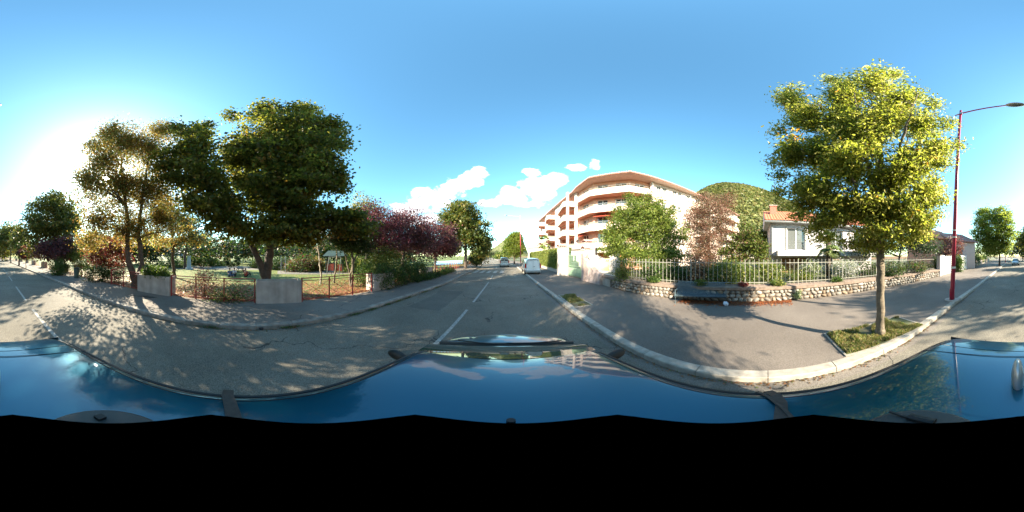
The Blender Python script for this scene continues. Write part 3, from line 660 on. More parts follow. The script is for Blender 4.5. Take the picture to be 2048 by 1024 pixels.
# barrier frame inside the entrance
g = thing('entrance_barrier', 'red metal chicane barrier inside the park entrance', 'barrier', (-7.8, -8.6, .1))
for k, (x, y) in enumerate([(-7.3, -8.9), (-8.7, -8.5), (-8.7, -7.5)]): MB().tube([(x, y, .08), (x, y, 1.2)], .03, 8).build('post', M['redf'], g)
for z in (.55, 1.15): MB().tube([(-7.3, -8.9, z), (-8.7, -8.5, z), (-8.7, -7.5, z)], .02, 6).build('rail', M['redf'], g)
b_ = gp(153, 556, .1); g = thing('litter_bin', 'dark green litter bin beside the red post at the park entrance', 'bin', (b_[0], b_[1], .1))
MB().tube([(b_[0], b_[1], .12), (b_[0], b_[1], .95)], [.22, .27], 14).build('bin_body', M['greenbin'], g); MB().tube([(b_[0], b_[1], .952), (b_[0], b_[1], 1.02), (b_[0], b_[1], 1.06)], [.29, .28, .15], 14).build('bin_lid', M['black'], g)
# ------------------------------------------------------------------ bench
def bench():
    A = gp(1352, 606, .105); B = gp(1451, 609, .105); F = Fr(A, B); F = Fr((F.o.x, F.o.y), (F.o.x+F.d.x*1, F.o.y+F.d.y*1)); F.L = (Vector(B)-Vector(A)).length
    # n should face the road (-x)
    L = F.L; g = thing('park_bench', 'blue grey slatted metal bench with its back to the stone wall', 'bench', (A[0], A[1], .105))
    prof = [(.02, .40), (.06, .455), (.0, .47), (-.22, .445), (-.40, .46), (-.47, .55), (-.55, .78), (-.58, .93), (-.60, .95)]
    n = int((L+.1)/.042)
    for k in range(n):
        s_ = -.05+k*.042; m = MB(); v = []; w = .013
        for (t, z) in prof: v += [F(s_-w, t+.02, z), F(s_+w, t+.02, z), F(s_-w, t+.008, z-.012), F(s_+w, t+.008, z-.012)]
        f = []
        for i in range(len(prof)-1):
            a = i*4; b = a+4; f += [(a, a+1, b+1, b), (a+2, b+2, b+3, a+3), (a, b, b+2, a+2), (a+1, a+3, b+3, b+1)]
        m.add(v, f).build('slat', M['bluegrey'], g)
    for s_ in (-.02, L+.02):
        m = MB(); m.tube([F(s_, .05, .10), F(s_, .0, .40), F(s_, -.42, .42), F(s_, -.50, .10)], .02, 6); m.build('leg', M['bluegrey'], g)
        MB().tube([F(s_, .06, .44), F(s_, .05, .64), F(s_, -.02, .68), F(s_, -.46, .66)], .018, 6).build('armrest', M['bluegrey'], g)
    for (t, z) in ((.02, .445), (-.2, .42), (-.385, .44), (-.5, .62), (-.575, .93)):
        MB().tube([F(-.07, t, z), F(L+.07, t, z)], .014, 6).build('cross_tube', M['bluegrey'], g)
bench()
# ------------------------------------------------------------------ street lamps
def lamp(x, y, z0, H, arm, lean, label, armdir=(-1, 0)):
    g = thing('street_lamp', label, 'street lamp', (x, y, z0), group='tall red street lamps')
    lx, ly = lean; top = (x+lx, y+ly, H)
    MB().tube([(x, y, z0), (x, y, z0+.5), (x+lx*.06, y+ly*.06, z0+.55), (x+lx*.5, y+ly*.5, (z0+H)/2), top], [.115, .112, .10, .08, .055], 12).build('pole', M['red'], g, smooth=True)
    ax, ay = armdir; hx = top[0]+ax*arm; hy = top[1]+ay*arm
    MB().tube([(top[0]-ax*.28, top[1]-ay*.28, H-.42), (top[0], top[1], H-.33), (top[0]+ax*arm*.5, top[1]+ay*arm*.5, H-.16), (hx-ax*.4, hy-ay*.4, H-.06)], [.03, .045, .04, .04], 8).build('arm', M['red'], g, smooth=True)
    MB().tube([(top[0], top[1], H-.42), (top[0], top[1], H-.25)], .08, 12).build('collar', M['metal'], g)
    hd_ = MB(); hd_.ell((hx, hy, H-.02), (.42 if abs(ax) > .5 else .2, .2 if abs(ax) > .5 else .42, .10), 16, 8); h = hd_.build('lamp_head', M['metal'], g, smooth=True)
    MB().ell((hx, hy, H-.07), (.30 if abs(ax) > .5 else .15, .15 if abs(ax) > .5 else .3, .075), 14, 6).build('lens', M['glassb'], h, smooth=True)
    MB().tube([(x, y, z0), (x, y, z0+.035)], [.34, .32], 16).build('footing', M['conc'], g)
    return g
lb = gp(1904, 600, .11)
lamp_near = lamp(lb[0], lb[1], .11, zel(222, math.hypot(*lb)), 2.35, (-.37, -.12), 'red street lamp standing on a round footing beside the near kerb')
l2 = pol(1041.5, 36.5); lamp(l2[0], l2[1], .1, 11.4, 3.2, (-.12, 0), 'red street lamp beyond the parked white van')
l3 = pol(2011, 50); lamp(l3[0], l3[1], .1, 11.2, 2.2, (0, 0), 'distant red street lamp behind the rounded yellow green tree')
for (z, w) in ((1.55, .09), (2.9, .06), (3.2, .07)):  # torn stickers on the pole
    q = (z-.11)/10.5; cx, cy = lb[0]-.37*q, lb[1]-.12*q; rr = .113-.02*q
    MB().tube([(cx, cy, z), (cx, cy, z+w)], rr, 14, False).build('sticker', M['plate'], lamp_near)
# ------------------------------------------------------------------ buildings
def wall_open(mb, F, s0, s1, z0, z1, ops, th=.3, t=0):
    br = sorted({s0, s1} | {o[0] for o in ops} | {o[1] for o in ops})
    for a, b in zip(br[:-1], br[1:]):
        mid = (a+b)/2; cur = z0
        for o in sorted([o for o in ops if o[0] < mid < o[1]], key=lambda o: o[2]):
            if o[2] > cur: mb.fbox(F, a, b, t-th, t, cur, o[2])
            cur = o[3]
        if cur < z1: mb.fbox(F, a, b, t-th, t, cur, z1)
    return mb
def window(F, o, parent, t=0, th=.3, mull=1, curtain=False, shutter=False, nm='window'):
    a, b, z0, z1 = o; m = MB(); fw = .06; tt = t-.14
    for (p, q, r, s_) in ((a, a+fw, z0, z1), (b-fw, b, z0, z1), (a+fw, b-fw, z0, z0+fw), (a+fw, b-fw, z1-fw, z1)): m.fbox(F, p, q, tt-.05, tt, r, s_)
    for k in range(mull): c = a+(b-a)*(k+1)/(mull+1); m.fbox(F, c-.04, c+.04, tt-.045, tt+.005, z0+fw, z1-fw)
    w = m.build(nm, M['frame'], parent)
    MB().fbox(F, a+fw, b-fw, tt-.04, tt-.03, z0+fw, z1-fw).build('pane', M['glass'] if not curtain else M['glassb'], w)
    return w
def balcony(F, s0, s1, z, proj, parent, solid=True, mt='tan', rail=True, ph=.95, poly=None):
    P = poly or [(s0, 0), (s0, proj), (s1, proj), (s1, 0)]
    pts = [F(a, t, 0)[:2] for a, t in P]
    sl = MB().prism(pts if True else pts[::-1], z-.2, z).build('balcony_slab', M['pink'], parent)
    m = MB()
    for i in range(len(P)-1):
        G = Fr(F(*P[i], 0)[:2], F(*P[i+1], 0)[:2]); m.fbox(G, 0, G.L, -.08, .08, z-.28, z+ph)
    m.build('parapet', M['parap'], parent)
    if rail:
        m = MB()
        for i in range(len(P)-1):
            G = Fr(F(*P[i], 0)[:2], F(*P[i+1], 0)[:2]); m.tube([G(0, 0, z+ph+.22), G(G.L, 0, z+ph+.22)], .022, 5)
            for s_ in np.arange(.1, G.L, 1.0): m.tube([G(s_, 0, z+ph), G(s_, 0, z+ph+.22)], .014, 4)
        m.build('balcony_rail', M['rail'], parent)
# ---- pink apartment block
apt = thing('apartment_building', 'pink five storey apartment block with curved white balconies wrapping its corner', 'building', (16, 22, 0))
FL = [.9, 3.45, 6.2, 9.0, 11.8]; EAVE = 14.45
Q = {'a': (11.9, 27.4), 'b': (12.4, 22.6), 'c': (16.2, 18.2), 'd': (19.2, 17.2), 'e': (48, 9.4)}
body = MB()
# recessed pink walls behind the corner balconies
for (p, q, nw) in ((Q['a'], Q['b'], 1), (Q['b'], Q['c'], 2), (Q['c'], Q['d'], 1)):
    F = Fr(p, q); ops = []
    F = Fr(q, p) if F.n.dot(-Vector(p)) < 0 else F
    for z in FL:
        for k in range(nw): c = F.L*(k+.5)/nw; ops.append((c-.85, c+.85, z+.02, z+2.15))
    wall_open(body, F, 0, F.L, 0, EAVE, ops)
    for o in ops: window(F, o, apt, mull=1)
body.build('recessed_wall', M['pink'], apt)
# stepped balconies round the corner
BP = [(11.6, 27.2), (10.9, 25.2), (11.2, 21.6), (14.7, 16.9), (17.6, 15.9), (19.3, 16.4)]
for fi, z in enumerate(FL[1:]+[EAVE]):
    top = z == EAVE
    inner = [Q['d'], Q['c'], Q['b'], Q['a']]
    pts = BP+inner
    if not top:
        MB().prism(pts[::-1], z-.22, z-.02).build('balcony_slab', M['pink'], apt)
        m = MB(); P = BP; mr_ = MB()
        for i in range(len(P)-1):
            G = Fr(P[i], P[i+1]); m.fbox(G, -.02, G.L+.02, -.1, .1, z-.36, z+.62)
            mr_.tube([G(0, 0, z+.98), G(G.L, 0, z+.98)], .025, 5); mr_.tube([G(0, 0, z+.8), G(G.L, 0, z+.8)], .012, 4)
            for s_ in np.arange(.15, G.L, 1.1): mr_.tube([G(s_, 0, z+.62), G(s_, 0, z+.98)], .018, 4)
        m.build('parapet', M['parap'], apt); mr_.build('balcony_rail', M['rail'], apt)
# south wing wall, flush, pale
F = Fr((19.0, 16.6), (48, 9.2)); 
ops = []
for z in FL:
    for s_ in (1.5, 2.7, 5.0, 6.2, 8.4, 11.4, 14.2, 17.2, 20.6, 23.6, 26.8):
        ops.append((s_-.42, s_+.42, z+1.0, z+2.2) if s_ < 9 or s_ == 17.2 else (s_-.7, s_+.7, z+.1, z+2.2))
wall_open(MB(), F, 0, F.L, 0, EAVE, ops).build('south_wall', M['tan'], apt)
for o in ops: window(F, o, apt, mull=1)
for z in FL[1:]:
    balcony(F, 9.8, 15.8, z, 1.5, apt, poly=[(9.8, 0), (10.6, 1.5), (15, 1.5), (15.8, 0)]); balcony(F, 19, 28, z, 1.5, apt)
for (p_, q_, z_) in ((Q['b'], Q['c'], 6.2), (Q['a'], Q['b'], 3.45)):
    G = Fr(p_, q_); MB().add([G(.4, .05, z_+2.35), G(2.9, .05, z_+2.35), G(2.9, 1.3, z_+1.95), G(.4, 1.3, z_+1.95), G(.4, .05, z_+2.3), G(2.9, .05, z_+2.3), G(2.9, 1.3, z_+1.9), G(.4, 1.3, z_+1.9)], [(0, 1, 2, 3), (7, 6, 5, 4), (2, 6, 7, 3), (0, 3, 7, 4), (1, 5, 6, 2)]).build('awning', M['awning'], apt)
for (x_, y_) in ((19.15, 16.35), (27.6, 14.2)):
    MB().tube([(x_, y_, .1), (x_, y_, EAVE)], .06, 8).build('downpipe', M['frame'], apt)
# west wing: recessed balconies in stacks along the street
F = Fr((9.9, 57), (11.5, 27.6)); F2 = F; ops = []
WEV = 14.3
st = [(2.0, 7.0), (10.5, 17.0), (21.0, 28.6)]
for z in FL:
    for (a, b) in st: ops.append((a, b, z+.05, z+2.45))
wall_open(MB(), F, 0, F.L, 0, WEV, ops, th=.35).build('west_wall', M['tan'], apt)
rb = MB().fbox(F, 0, F.L, -2.2, -2.0, 0, WEV); rb.build('recessed_wall', M['pink'], apt)
for z in FL:
    MB().fbox(F, .1, F.L-.1, -1.98, -.36, z-.2, z).build('floor_slab', M['pink'], apt)
    for (a, b) in st:
        for c in (a+.3*(b-a), a+.72*(b-a)): window(Fr(F(0, -1.98, 0)[:2], F(F.L, -1.98, 0)[:2]), (c-.8, c+.8, z+.03, z+2.1), apt, t=.16)
        if z > 1: balcony(F, a, b, z, 1.6, apt, poly=[(a-.3, 0), (a+.6, .9), (b-.8, 2.0), (b+.2, 1.7), (b+.3, 0)], ph=.75)
for s_ in (20.4,): MB().tube([F(28.9, 1.5, .1), F(28.9, 1.5, WEV)], .28, 12).build('column', M['tan'], apt)
# roof
ro = [(9.3, 57.5), (10.9, 28.0), (10.7, 25.8), (10.9, 21.3), (14.5, 16.4), (17.6, 15.5), (48.6, 8.6), (52, 20), (30, 27), (22, 58)]
ri = [(14.5, 52), (15.5, 30), (15.6, 27.5), (16.0, 25.5), (17.6, 23.3), (19.5, 22.5), (42, 17), (43, 18), (28, 25), (17, 50)]
n_ = len(ro); m = MB()
m.prism(ro[::-1], EAVE+.0, EAVE+.13)
m.build('eaves', M['parap'], apt)
m = MB(); v = [(p[0], p[1], EAVE+.17) for p in ro]+[(p[0], p[1], EAVE+2.3) for p in ri]
m.add(v, [(i, (i+1) % n_, (i+1) % n_+n_, i+n_) for i in range(n_)]+[tuple(range(n_, 2*n_))]).build('roof', M['tile'], apt)
m = MB()
for i in range(6):   # rows of eave tiles
    G = Fr(ro[i], ro[i+1])
    for s_ in np.arange(.15, G.L, .34): m.tube([G(s_, .05, EAVE+.2), G(s_, -.5, EAVE+.42)], .1, 6)
m.build('eave_tiles', M['tilepale'], apt, kind='stuff')
# gutter line and downpipes
m = MB()
for i in range(6): G = Fr(ro[i], ro[i+1]); m.tube([G(0, .02, EAVE+.06), G(G.L, .02, EAVE+.06)], .07, 6)
m.build('gutter', M['tiledark'], apt)
# garage door and service block in the forecourt
g = thing('entrance_pavilion', 'low cream entrance pavilion with orange recess behind the green gate', 'building', (9.5, 17.5, 0))
F = Fr((7.6, 22.5), (11.2, 14.6)); ops = [(1.0, 2.2, 1.2, 2.2), (3.0, 4.2, .3, 2.3), (5.6, 7.4, .3, 2.5)]
wall_open(MB(), F, 0, F.L, 0, 3.0, ops, th=.3).build('wall_body', M['render'], g)
MB().fbox(F, 0, F.L, -1.5, -1.2, 0, 3.0).build('recess_wall', M['orangewall'], g); MB().fbox(F, -.2, F.L+.2, -1.8, .3, 3.002, 3.14).build('flat_roof', M['render'], g)
window(F, ops[0], g)
# ---- white house with tiled roof
hs_ = thing('tiled_house', 'white two storey house with orange tiled roof and long balcony behind the palm', 'house', (15, -4, .1))
hx0, hy0 = pol(1541, 14.0); hx1, hy1 = hx0+.6, hy0-10.8; F = Fr((hx0, hy0), (hx1, hy1)); L = F.L
ops = [(.0+1.45, 3.05, 2.62, 4.55), (5.4, 6.9, 2.62, 4.5), (8.2, 9.5, 3.2, 4.5)]
wall_open(MB(), F, 0, L, 2.1, 5.0, ops, th=.3).build('upper_wall', M['whitewall'], hs_)
wall_open(MB(), F, 0, L, .1, 2.098, [(1, 3.4, .1, 1.95), (6, 7, .9, 1.8)], th=.3, t=-.35).build('lower_wall', M['whitewall'], hs_)
w = window(F, ops[0], hs_, mull=1, curtain=True)
for (a, b) in ((1.55, 1.95), (2.3, 2.6), (2.72, 2.95)): MB().fbox(F, a, b, -.26, -.24, 2.7, 4.48).build('curtain', M['curtain'], w)
window(F, ops[1], hs_, curtain=True); window(F, ops[2], hs_)
MB().fbox(F, 1.0, 3.4, -.62, -.6, .1, 1.95).build('garage_door', M['wood'], hs_)
for s_ in (1.3, 3.06): MB().fbox(F, s_, s_+.12, .002, .05, 2.62, 4.6).build('shutter', M['rail'], hs_)
MB().fbox(F, .5, L, .002, 1.15, 2.12, 2.55).build('balcony_slab', mat('weathered balcony concrete', (.42, .42, .41), .85, .15, 3), hs_)
m = MB()
for z in (2.78, 3.02, 3.28): m.tube([F(.55, 1.1, z), F(L, 1.1, z)], .012, 5)
for s_ in np.arange(.6, L, 1.3): m.tube([F(s_, 1.1, 2.55), F(s_, 1.1, 3.3)], .014, 5)
m.build('balcony_rail', M['metal'], hs_)
G = Fr((hx0+8, hy0+.0), (hx0, hy0)); wall_open(MB(), Fr((hx0+8.5, hy0+.5), (hx0, hy0)), 0, 8.4, .1, 4.998, [(3, 4.2, 3, 4.3)], th=.3, t=-.02).build('side_wall', M['whitewall'], hs_)
MB().tube([F(.12, .08, .1), F(.12, .08, 4.9)], .05, 8).build('downpipe', M['metal'], hs_)
MB().tube([F(-.5, .55, 5.02), F(L+.5, .55, 5.02)], .07, 8).build('gutter', M['metal'], hs_)
MB().fbox(F, -.5, L+.5, -8.5, .5, 5.001, 5.08).build('soffit', M['frame'], hs_)
# corrugated clay roof: rolls run up the slope
m = MB(); v = []; f = []; nr = int((L+1)/.055); 
for i in range(nr+1):
    s_ = -.52+(L+1.04)*i/nr; h = .06*abs(math.sin(i*math.pi/4.5))
    v += [F(s_, .62, 5.1+h), F(s_, -3.9, 7.1+h), F(s_, -8.4, 5.1+h)]
for i in range(nr): a = 3*i; f += [(a, a+3, a+4, a+1), (a+1, a+4, a+5, a+2)]
rf = m.add(v, f).build('roof', M['tile'], hs_)
m = MB().add([F(-.5, .6, 5.09), F(-.5, -3.9, 7.08), F(-.5, -8.4, 5.09)], [(0, 1, 2)]).build('gable', M['whitewall'], hs_)
MB().fbox(F, .1, .75, -2.6, -2.0, 5.9, 7.2).build('chimney', mat('brick chimney', (.28, .11, .075), .85, .25, 9), rf)
MB().fbox(F, .02, .83, -2.68, -1.92, 7.202, 7.28).build('chimney_cap', M['conc'], rf)
# ---- houses far right
def simple_house(name, label, p0, p1, depth, h, rise, wallm, roofm, ops=(), z0=0, over=.4, hip=0, cat='house'):
    F = Fr(p0, p1)
    if F.n.dot(-Vector(p0)) < 0: F = Fr(p1, p0); p0 = p1
    g = thing(name, label, cat, (*p0, z0)); L = F.L
    wall_open(MB(), F, 0, L, z0, h, list(ops), th=.3).build('front_wall', M[wallm], g)
    B = MB(); B.fbox(F, 0, .3, -depth, -.302, z0, h); B.fbox(F, L-.3, L, -depth, -.302, z0, h); B.fbox(F, .302, L-.302, -depth, -depth+.3, z0, h); B.build('side_wall', M[wallm], g)
    for o in ops: window(F, o, g)
    m = MB(); a, b = -over, L+over; c0, c1 = over, -depth-over; mid = -depth/2; k = hip
    v = [F(a, c0, h+.002), F(b, c0, h+.002), F(b, c1, h+.002), F(a, c1, h+.002), F(a+k, mid, h+rise), F(b-k, mid, h+rise), F(a, c0, h+.12), F(b, c0, h+.12), F(b, c1, h+.12), F(a, c1, h+.12)]
    m.add(v, [(3, 2, 1, 0), (0, 1, 7, 6), (1, 2, 8, 7), (2, 3, 9, 8), (3, 0, 6, 9), (6, 7, 5, 4), (8, 9, 4, 5), (9, 6, 4), (7, 8, 5)])
    m.build('roof', M[roofm], g); return g, F
p = pol(1950, 27); q = pol(1905, 24.5)
simple_house('far_villa', 'pink house with a brown tiled roof and skylight behind the street lamp', p, q, 9, 4.3, 1.9, 'tan', 'tiledark', [(1, 1.9, 2, 3.4)], .1)
p = pol(1908, 28.5); q = pol(1870, 24)
simple_house('gabled_house', 'salmon pink house with an orange gabled roof beyond the white gate', p, q, 6, 4.7, 2.0, 'pink', 'tile', [(2.6, 3.5, 2.6, 3.8)], .1)
p = pol(1082, 62); q = pol(1056, 66)
simple_house('far_house', 'white house with a pale pink roof far behind the clipped hedge', q, (pol(1084, 58)), 9, 5.2, 1.5, 'render', 'tilepale', [(2, 3, 3, 4.2), (5, 5.8, 3, 4.2)], .1)
for k, (u, d, w_, h_) in enumerate([(1438, 95, 9, 13), (1478, 110, 7, 12), (1500, 130, 8, 10)]):
    p = pol(u, d); aa = R((u-1024)*K); t_ = (math.cos(aa), -math.sin(aa))
    simple_house('hillside_house', ['pale house at the foot of the wooded hill, closest to the apartment block', 'small white house at the foot of the wooded hill, between the other two', 'pale house at the foot of the wooded hill, closest to the tiled house'][k], (p[0]-t_[0]*w_/2, p[1]-t_[1]*w_/2), (p[0]+t_[0]*w_/2, p[1]+t_[1]*w_/2), 7, h_, 1.8, 'render', 'tilepale', [(1.5, 2.7, h_-2.2, h_-.9), (w_-3, w_-1.8, h_-2.2, h_-.9)], .1)
# ------------------------------------------------------------------ vehicles
def loft(sections, n_extra=0):
    v = []; f = []
    for (y, z0, zb, zt, wb, wt) in sections:
        ring = [(wb*.9, z0), (wb, z0+(zb-z0)*.25), (wb*1.0, zb), (wt, zt-.09), (wt*.8, zt), (0, zt+.012)]
        ring = ring+[(-x, z) for x, z in reversed(ring[:-1])]
        v += [(x, y, z) for x, z in ring]
    n = 11
    for i in range(len(sections)-1):
        for k in range(n): f.append((i*n+k, i*n+(k+1) % n, (i+1)*n+(k+1) % n, (i+1)*n+k))
    f.append(tuple(range(n))); f.append(tuple(range((len(sections)-1)*n, len(sections)*n))[::-1])
    return v, f
def wheel(root, x, y, r=.31, w=.19):
    s_ = 1 if x > 0 else -1
    t = MB().tube([(x-s_*w/2, y, r), (x-s_*w*.4, y, r), (x+s_*w*.4, y, r), (x+s_*w/2, y, r)], [r*.94, r, r, r*.93], 20)
    for k in range(len(t.v)): pass
    return t
def local_vehicle(name, label, loc, rz, secs, paint, cat, wheels, extra, bev=True):
    g = thing(name, label, cat, loc, rz); v, f = loft(secs); m = MB(); m.add(v, f)
    me_parent = WM.pop(g.name)
    WM_backup = me_parent
    def B(mb, nm, mt, par=g, **k):
        o = mb.build(nm, mt, None, **k); o.parent = par; return o
    b = B(m, 'body', M[paint], smooth=True); md = b.modifiers.new('sub', 'SUBSURF'); md.levels = md.render_levels = 2
    for (x, y, r) in wheels:
        w = B(MB().tube([(x-.09, y, r), (x-.07, y, r), (x+.07, y, r), (x+.09, y, r)], [r*.93, r, r, r*.93], 20), 'wheel', M['tyre'])
        s_ = .1 if x > 0 else -.1
        B(MB().tube([(x+s_*.85, y, r), (x+s_, y, r)], [r*.62, r*.5], 14), 'rim', M['metal'], w)
    for nm, mb, mt in extra: B(mb, nm, M[mt])
    WM[g.name] = WM_backup
    return g
def van_secs(): return [(-2.16, .42, .95, 1.72, .80, .66), (-2.12, .32, .95, 1.79, .86, .71), (-1.9, .3, .97, 1.83, .87, .72), (-.8, .28, .98, 1.86, .87, .73), (.3, .28, .98, 1.84, .87, .72), (.62, .28, .98, 1.78, .87, .70), (1.22, .28, 1.0, 1.22, .86, .70), (1.5, .28, .98, 1.06, .84, .66), (2.0, .30, .82, .92, .78, .6), (2.14, .36, .70, .76, .66, .5)]
def van_extra(win):
    e = []; y = -2.155
    e.append(('rear_bumper', MB().box(-.84, .84, -2.24, -2.06, .30, .52), 'metal'))
    for s_ in (-1, 1):
        e.append(('taillight', MB().box(*(sorted((s_*.74, s_*.89))), -2.19, -2.0, .78, 1.2), 'redlight'))
        e.append(('indicator', MB().box(*(sorted((s_*.79, s_*.882))), -2.18, -2.02, 1.203, 1.29), 'orangelens'))
        e.append(('side_mirror', MB().ell((s_*1.02, .75, 1.12), (.1, .07, .12)), 'black'))
    e.append(('number_plate', MB().box(-.26, .26, -2.175, -2.16, .62, .73), 'plate'))
    e.append(('door_seam', MB().box(-.008, .008, -2.172, -2.15, .55, 1.68), 'black'))
    e.append(('door_handle', MB().box(.04, .2, -2.185, -2.16, .9, .94), 'black'))
    if win:
        for s_ in (-1, 1): e.append(('rear_window', MB().add([(s_*.05, -2.172, 1.18), (s_*.64, -2.168, 1.18), (s_*.58, -2.15, 1.66), (s_*.05, -2.155, 1.66), (s_*.05, -2.13, 1.18), (s_*.64, -2.13, 1.18), (s_*.58, -2.1, 1.66), (s_*.05, -2.1, 1.66)], [(0, 1, 2, 3), (4, 5, 6, 7), (0, 1, 5, 4), (1, 2, 6, 5), (2, 3, 7, 6), (3, 0, 4, 7)]), 'glass'))
    e.append(('windscreen', MB().add([(-.66, .66, 1.72), (.66, .66, 1.72), (.74, 1.22, 1.12), (-.74, 1.22, 1.12), (-.66, .62, 1.76), (.66, .62, 1.76), (.74, 1.25, 1.2), (-.74, 1.25, 1.2)], [(4, 5, 6, 7), (0, 1, 5, 4), (3, 2, 6, 7)]), 'glass'))
    for s_ in (-1, 1): e.append(('side_window', MB().add([(s_*.885, -.05, 1.02), (s_*.885, 1.0, 1.02), (s_*.80, .62, 1.6), (s_*.80, -.02, 1.64)], [(0, 1, 2, 3)]), 'glass'))
    return e
WH = [(-.78, -1.45, .31), (.78, -1.45, .31), (-.78, 1.3, .31), (.78, 1.3, .31)]
a = pol(1063, 17.6)
local_vehicle('panel_van', 'white windowless panel van parked by the kerb, seen from behind', (a[0]+.08, a[1]+2.2, .02), R(2.5), van_secs(), 'carwhite', 'van', WH, van_extra(False))
a = pol(1007, 31)
local_vehicle('windowed_van', 'silver van with black rear windows driving away down the road', (a[0], a[1]+2.1, 0), R(5), van_secs(), 'carsilver', 'van', WH, van_extra(True))
def car_secs(): return [(-2.0, .4, .72, .9, .70, .5), (-1.9, .3, .85, 1.05, .82, .6), (-1.5, .28, .9, 1.38, .86, .58), (-.9, .27, .9, 1.47, .87, .60), (-.1, .27, .9, 1.47, .87, .60), (.45, .27, .92, 1.36, .87, .58), (1.05, .27, .9, 1.0, .86, .66), (1.6, .28, .8, .88, .83, .6), (1.95, .32, .62, .7, .74, .5), (2.02, .38, .55, .6, .6, .4)]
def car_extra():
    e = [('windscreen', MB().add([(-.56, .5, 1.385), (.56, .5, 1.385), (.72, 1.12, 1.02), (-.72, 1.12, 1.02)], [(0, 1, 2, 3)]), 'glass'),
         ('grille', MB().box(-.45, .45, 1.96, 2.03, .42, .56), 'black'), ('number_plate', MB().box(-.25, .25, 2.03, 2.045, .46, .56), 'plate'), ('bumper_intake', MB().box(-.55, .55, 1.95, 2.025, .27, .37), 'black')]
    for s_ in (-1, 1):
        e.append(('headlight', MB().ell((s_*.62, 1.86, .66), (.16, .13, .08)), 'headl')); e.append(('side_mirror', MB().ell((s_*.98, .72, .98), (.1, .07, .08)), 'carsilver'))
        e.append(('side_window', MB().add([(s_*.875, -1.3, .95), (s_*.875, .9, .95), (s_*.62, .4, 1.36), (s_*.62, -1.1, 1.38)], [(0, 1, 2, 3)]), 'glass'))
    return e
a = pol(2029, 36)
local_vehicle('oncoming_car', 'silver hatchback following along the road behind', (a[0]-.1, a[1]-1.9, 0), R(5), car_secs(), 'carsilver', 'car', [(-.76, -1.25, .3), (.76, -1.25, .3), (-.76, 1.3, .3), (.76, 1.3, .3)], car_extra())
# ------------------------------------------------------------------ trees
MAPLE = [((.066, .078, .018), 5), ((.09, .10, .022), 4), ((.16, .155, .03), 2.2), ((.17, .115, .03), .7)]
ORANGE = [((.18, .11, .035), 4), ((.25, .17, .05), 3), ((.14, .15, .045), 4), ((.26, .20, .06), 2), ((.12, .07, .03), 2), ((.08, .11, .03), 3)]
YGREEN = [((.13, .16, .035), 4), ((.08, .12, .025), 4), ((.22, .21, .05), 2), ((.05, .09, .02), 2)]
PLUM = [((.11, .042, .05), 4), ((.07, .034, .04), 4), ((.17, .06, .055), 2), ((.08, .05, .03), 1)]
REDL = [((.13, .035, .03), 3), ((.09, .03, .027), 3), ((.15, .08, .035), 1), ((.08, .09, .03), 1)]
DARKG = [((.02, .04, .012), 5), ((.035, .06, .015), 4), ((.06, .08, .02), 1)]
BROWN = [((.15, .085, .055), 3), ((.21, .13, .085), 3), ((.10, .06, .04), 2), ((.10, .10, .045), 1.6)]
PINE = [((.03, .055, .03), 4), ((.05, .08, .04), 3), ((.09, .11, .05), 1)]
# the near pavement tree
tb = gp(1760, 667, .13); tx, ty = tb
NT = []
for (u, v, ru, rv) in [(1612, 235, 30, 30), (1585, 205, 18, 16), (1690, 195, 36, 34), (1750, 165, 38, 26), (1800, 200, 32, 26), (1845, 250, 30, 26), (1585, 310, 26, 28), (1872, 300, 22, 18), (1645, 310, 44, 46), (1735, 270, 52, 60), (1830, 330, 42, 42), (1620, 380, 36, 26), (1700, 410, 50, 36), (1800, 420, 50, 36), (1850, 390, 28, 24), (1755, 465, 42, 16), (1655, 440, 34, 16), (1680, 250, 44, 40), (1780, 240, 42, 40), (1700, 340, 52, 40), (1780, 360, 50, 36), (1640, 390, 40, 30), (1830, 440, 36, 22), (1740, 420, 50, 34)]:
    for dd in (3.35, 4.35): NT.append(PL(u, v, dd+random.uniform(-.2, .2), ru, rv*(.8 if dd < 4 else .7), .75))
for (u, v, ru, rv) in [(1715, 146, 18, 12), (1755, 137, 18, 10), (1790, 150, 14, 12), (1868, 208, 16, 12), (1895, 250, 14, 12), (1916, 288, 16, 7), (1548, 320, 14, 9), (1575, 196, 18, 10), (1560, 350, 14, 9), (1665, 160, 15, 9), (1690, 172, 20, 12), (1598, 430, 18, 10), (1872, 370, 16, 10), (1868, 430, 16, 12), (1735, 492, 28, 9), (1800, 480, 30, 10), (1630, 460, 20, 9), (1560, 262, 14, 10), (1835, 190, 14, 12), (1600, 410, 24, 14), (1650, 478, 26, 8), (1700, 488, 30, 8), (1770, 495, 34, 8), (1840, 470, 24, 10), (1885, 330, 16, 12), (1880, 400, 16, 12), (1560, 385, 16, 10)]:
    NT.append(PL(u, v, 3.8, ru, rv*.8, .3))
NT = [l for l in NT if l[2] < 9.9]
tr_ = [[(tx, ty, .1, .15), (tx-.01, ty, .3, .108), (tx-.03, ty+.02, 1.2, .098), (tx-.03, ty+.02, 2.25, .10), (tx-.05, ty, 4, .075), (tx-.02, ty+.03, 6, .05), (tx, ty, 8.3, .015)]]
for k in range(7):
    a = k*.9+.3; tr_.append([(tx-.03, ty+.02, 2.1+.12*k, .06), (tx+.35*math.cos(a), ty+.35*math.sin(a), 2.9+.14*k, .045), (tx+.9*math.cos(a), ty+.9*math.sin(a), 4.4+.2*k, .03), (tx+1.25*math.cos(a), ty+1.25*math.sin(a), 6.0+.15*k, .01)])
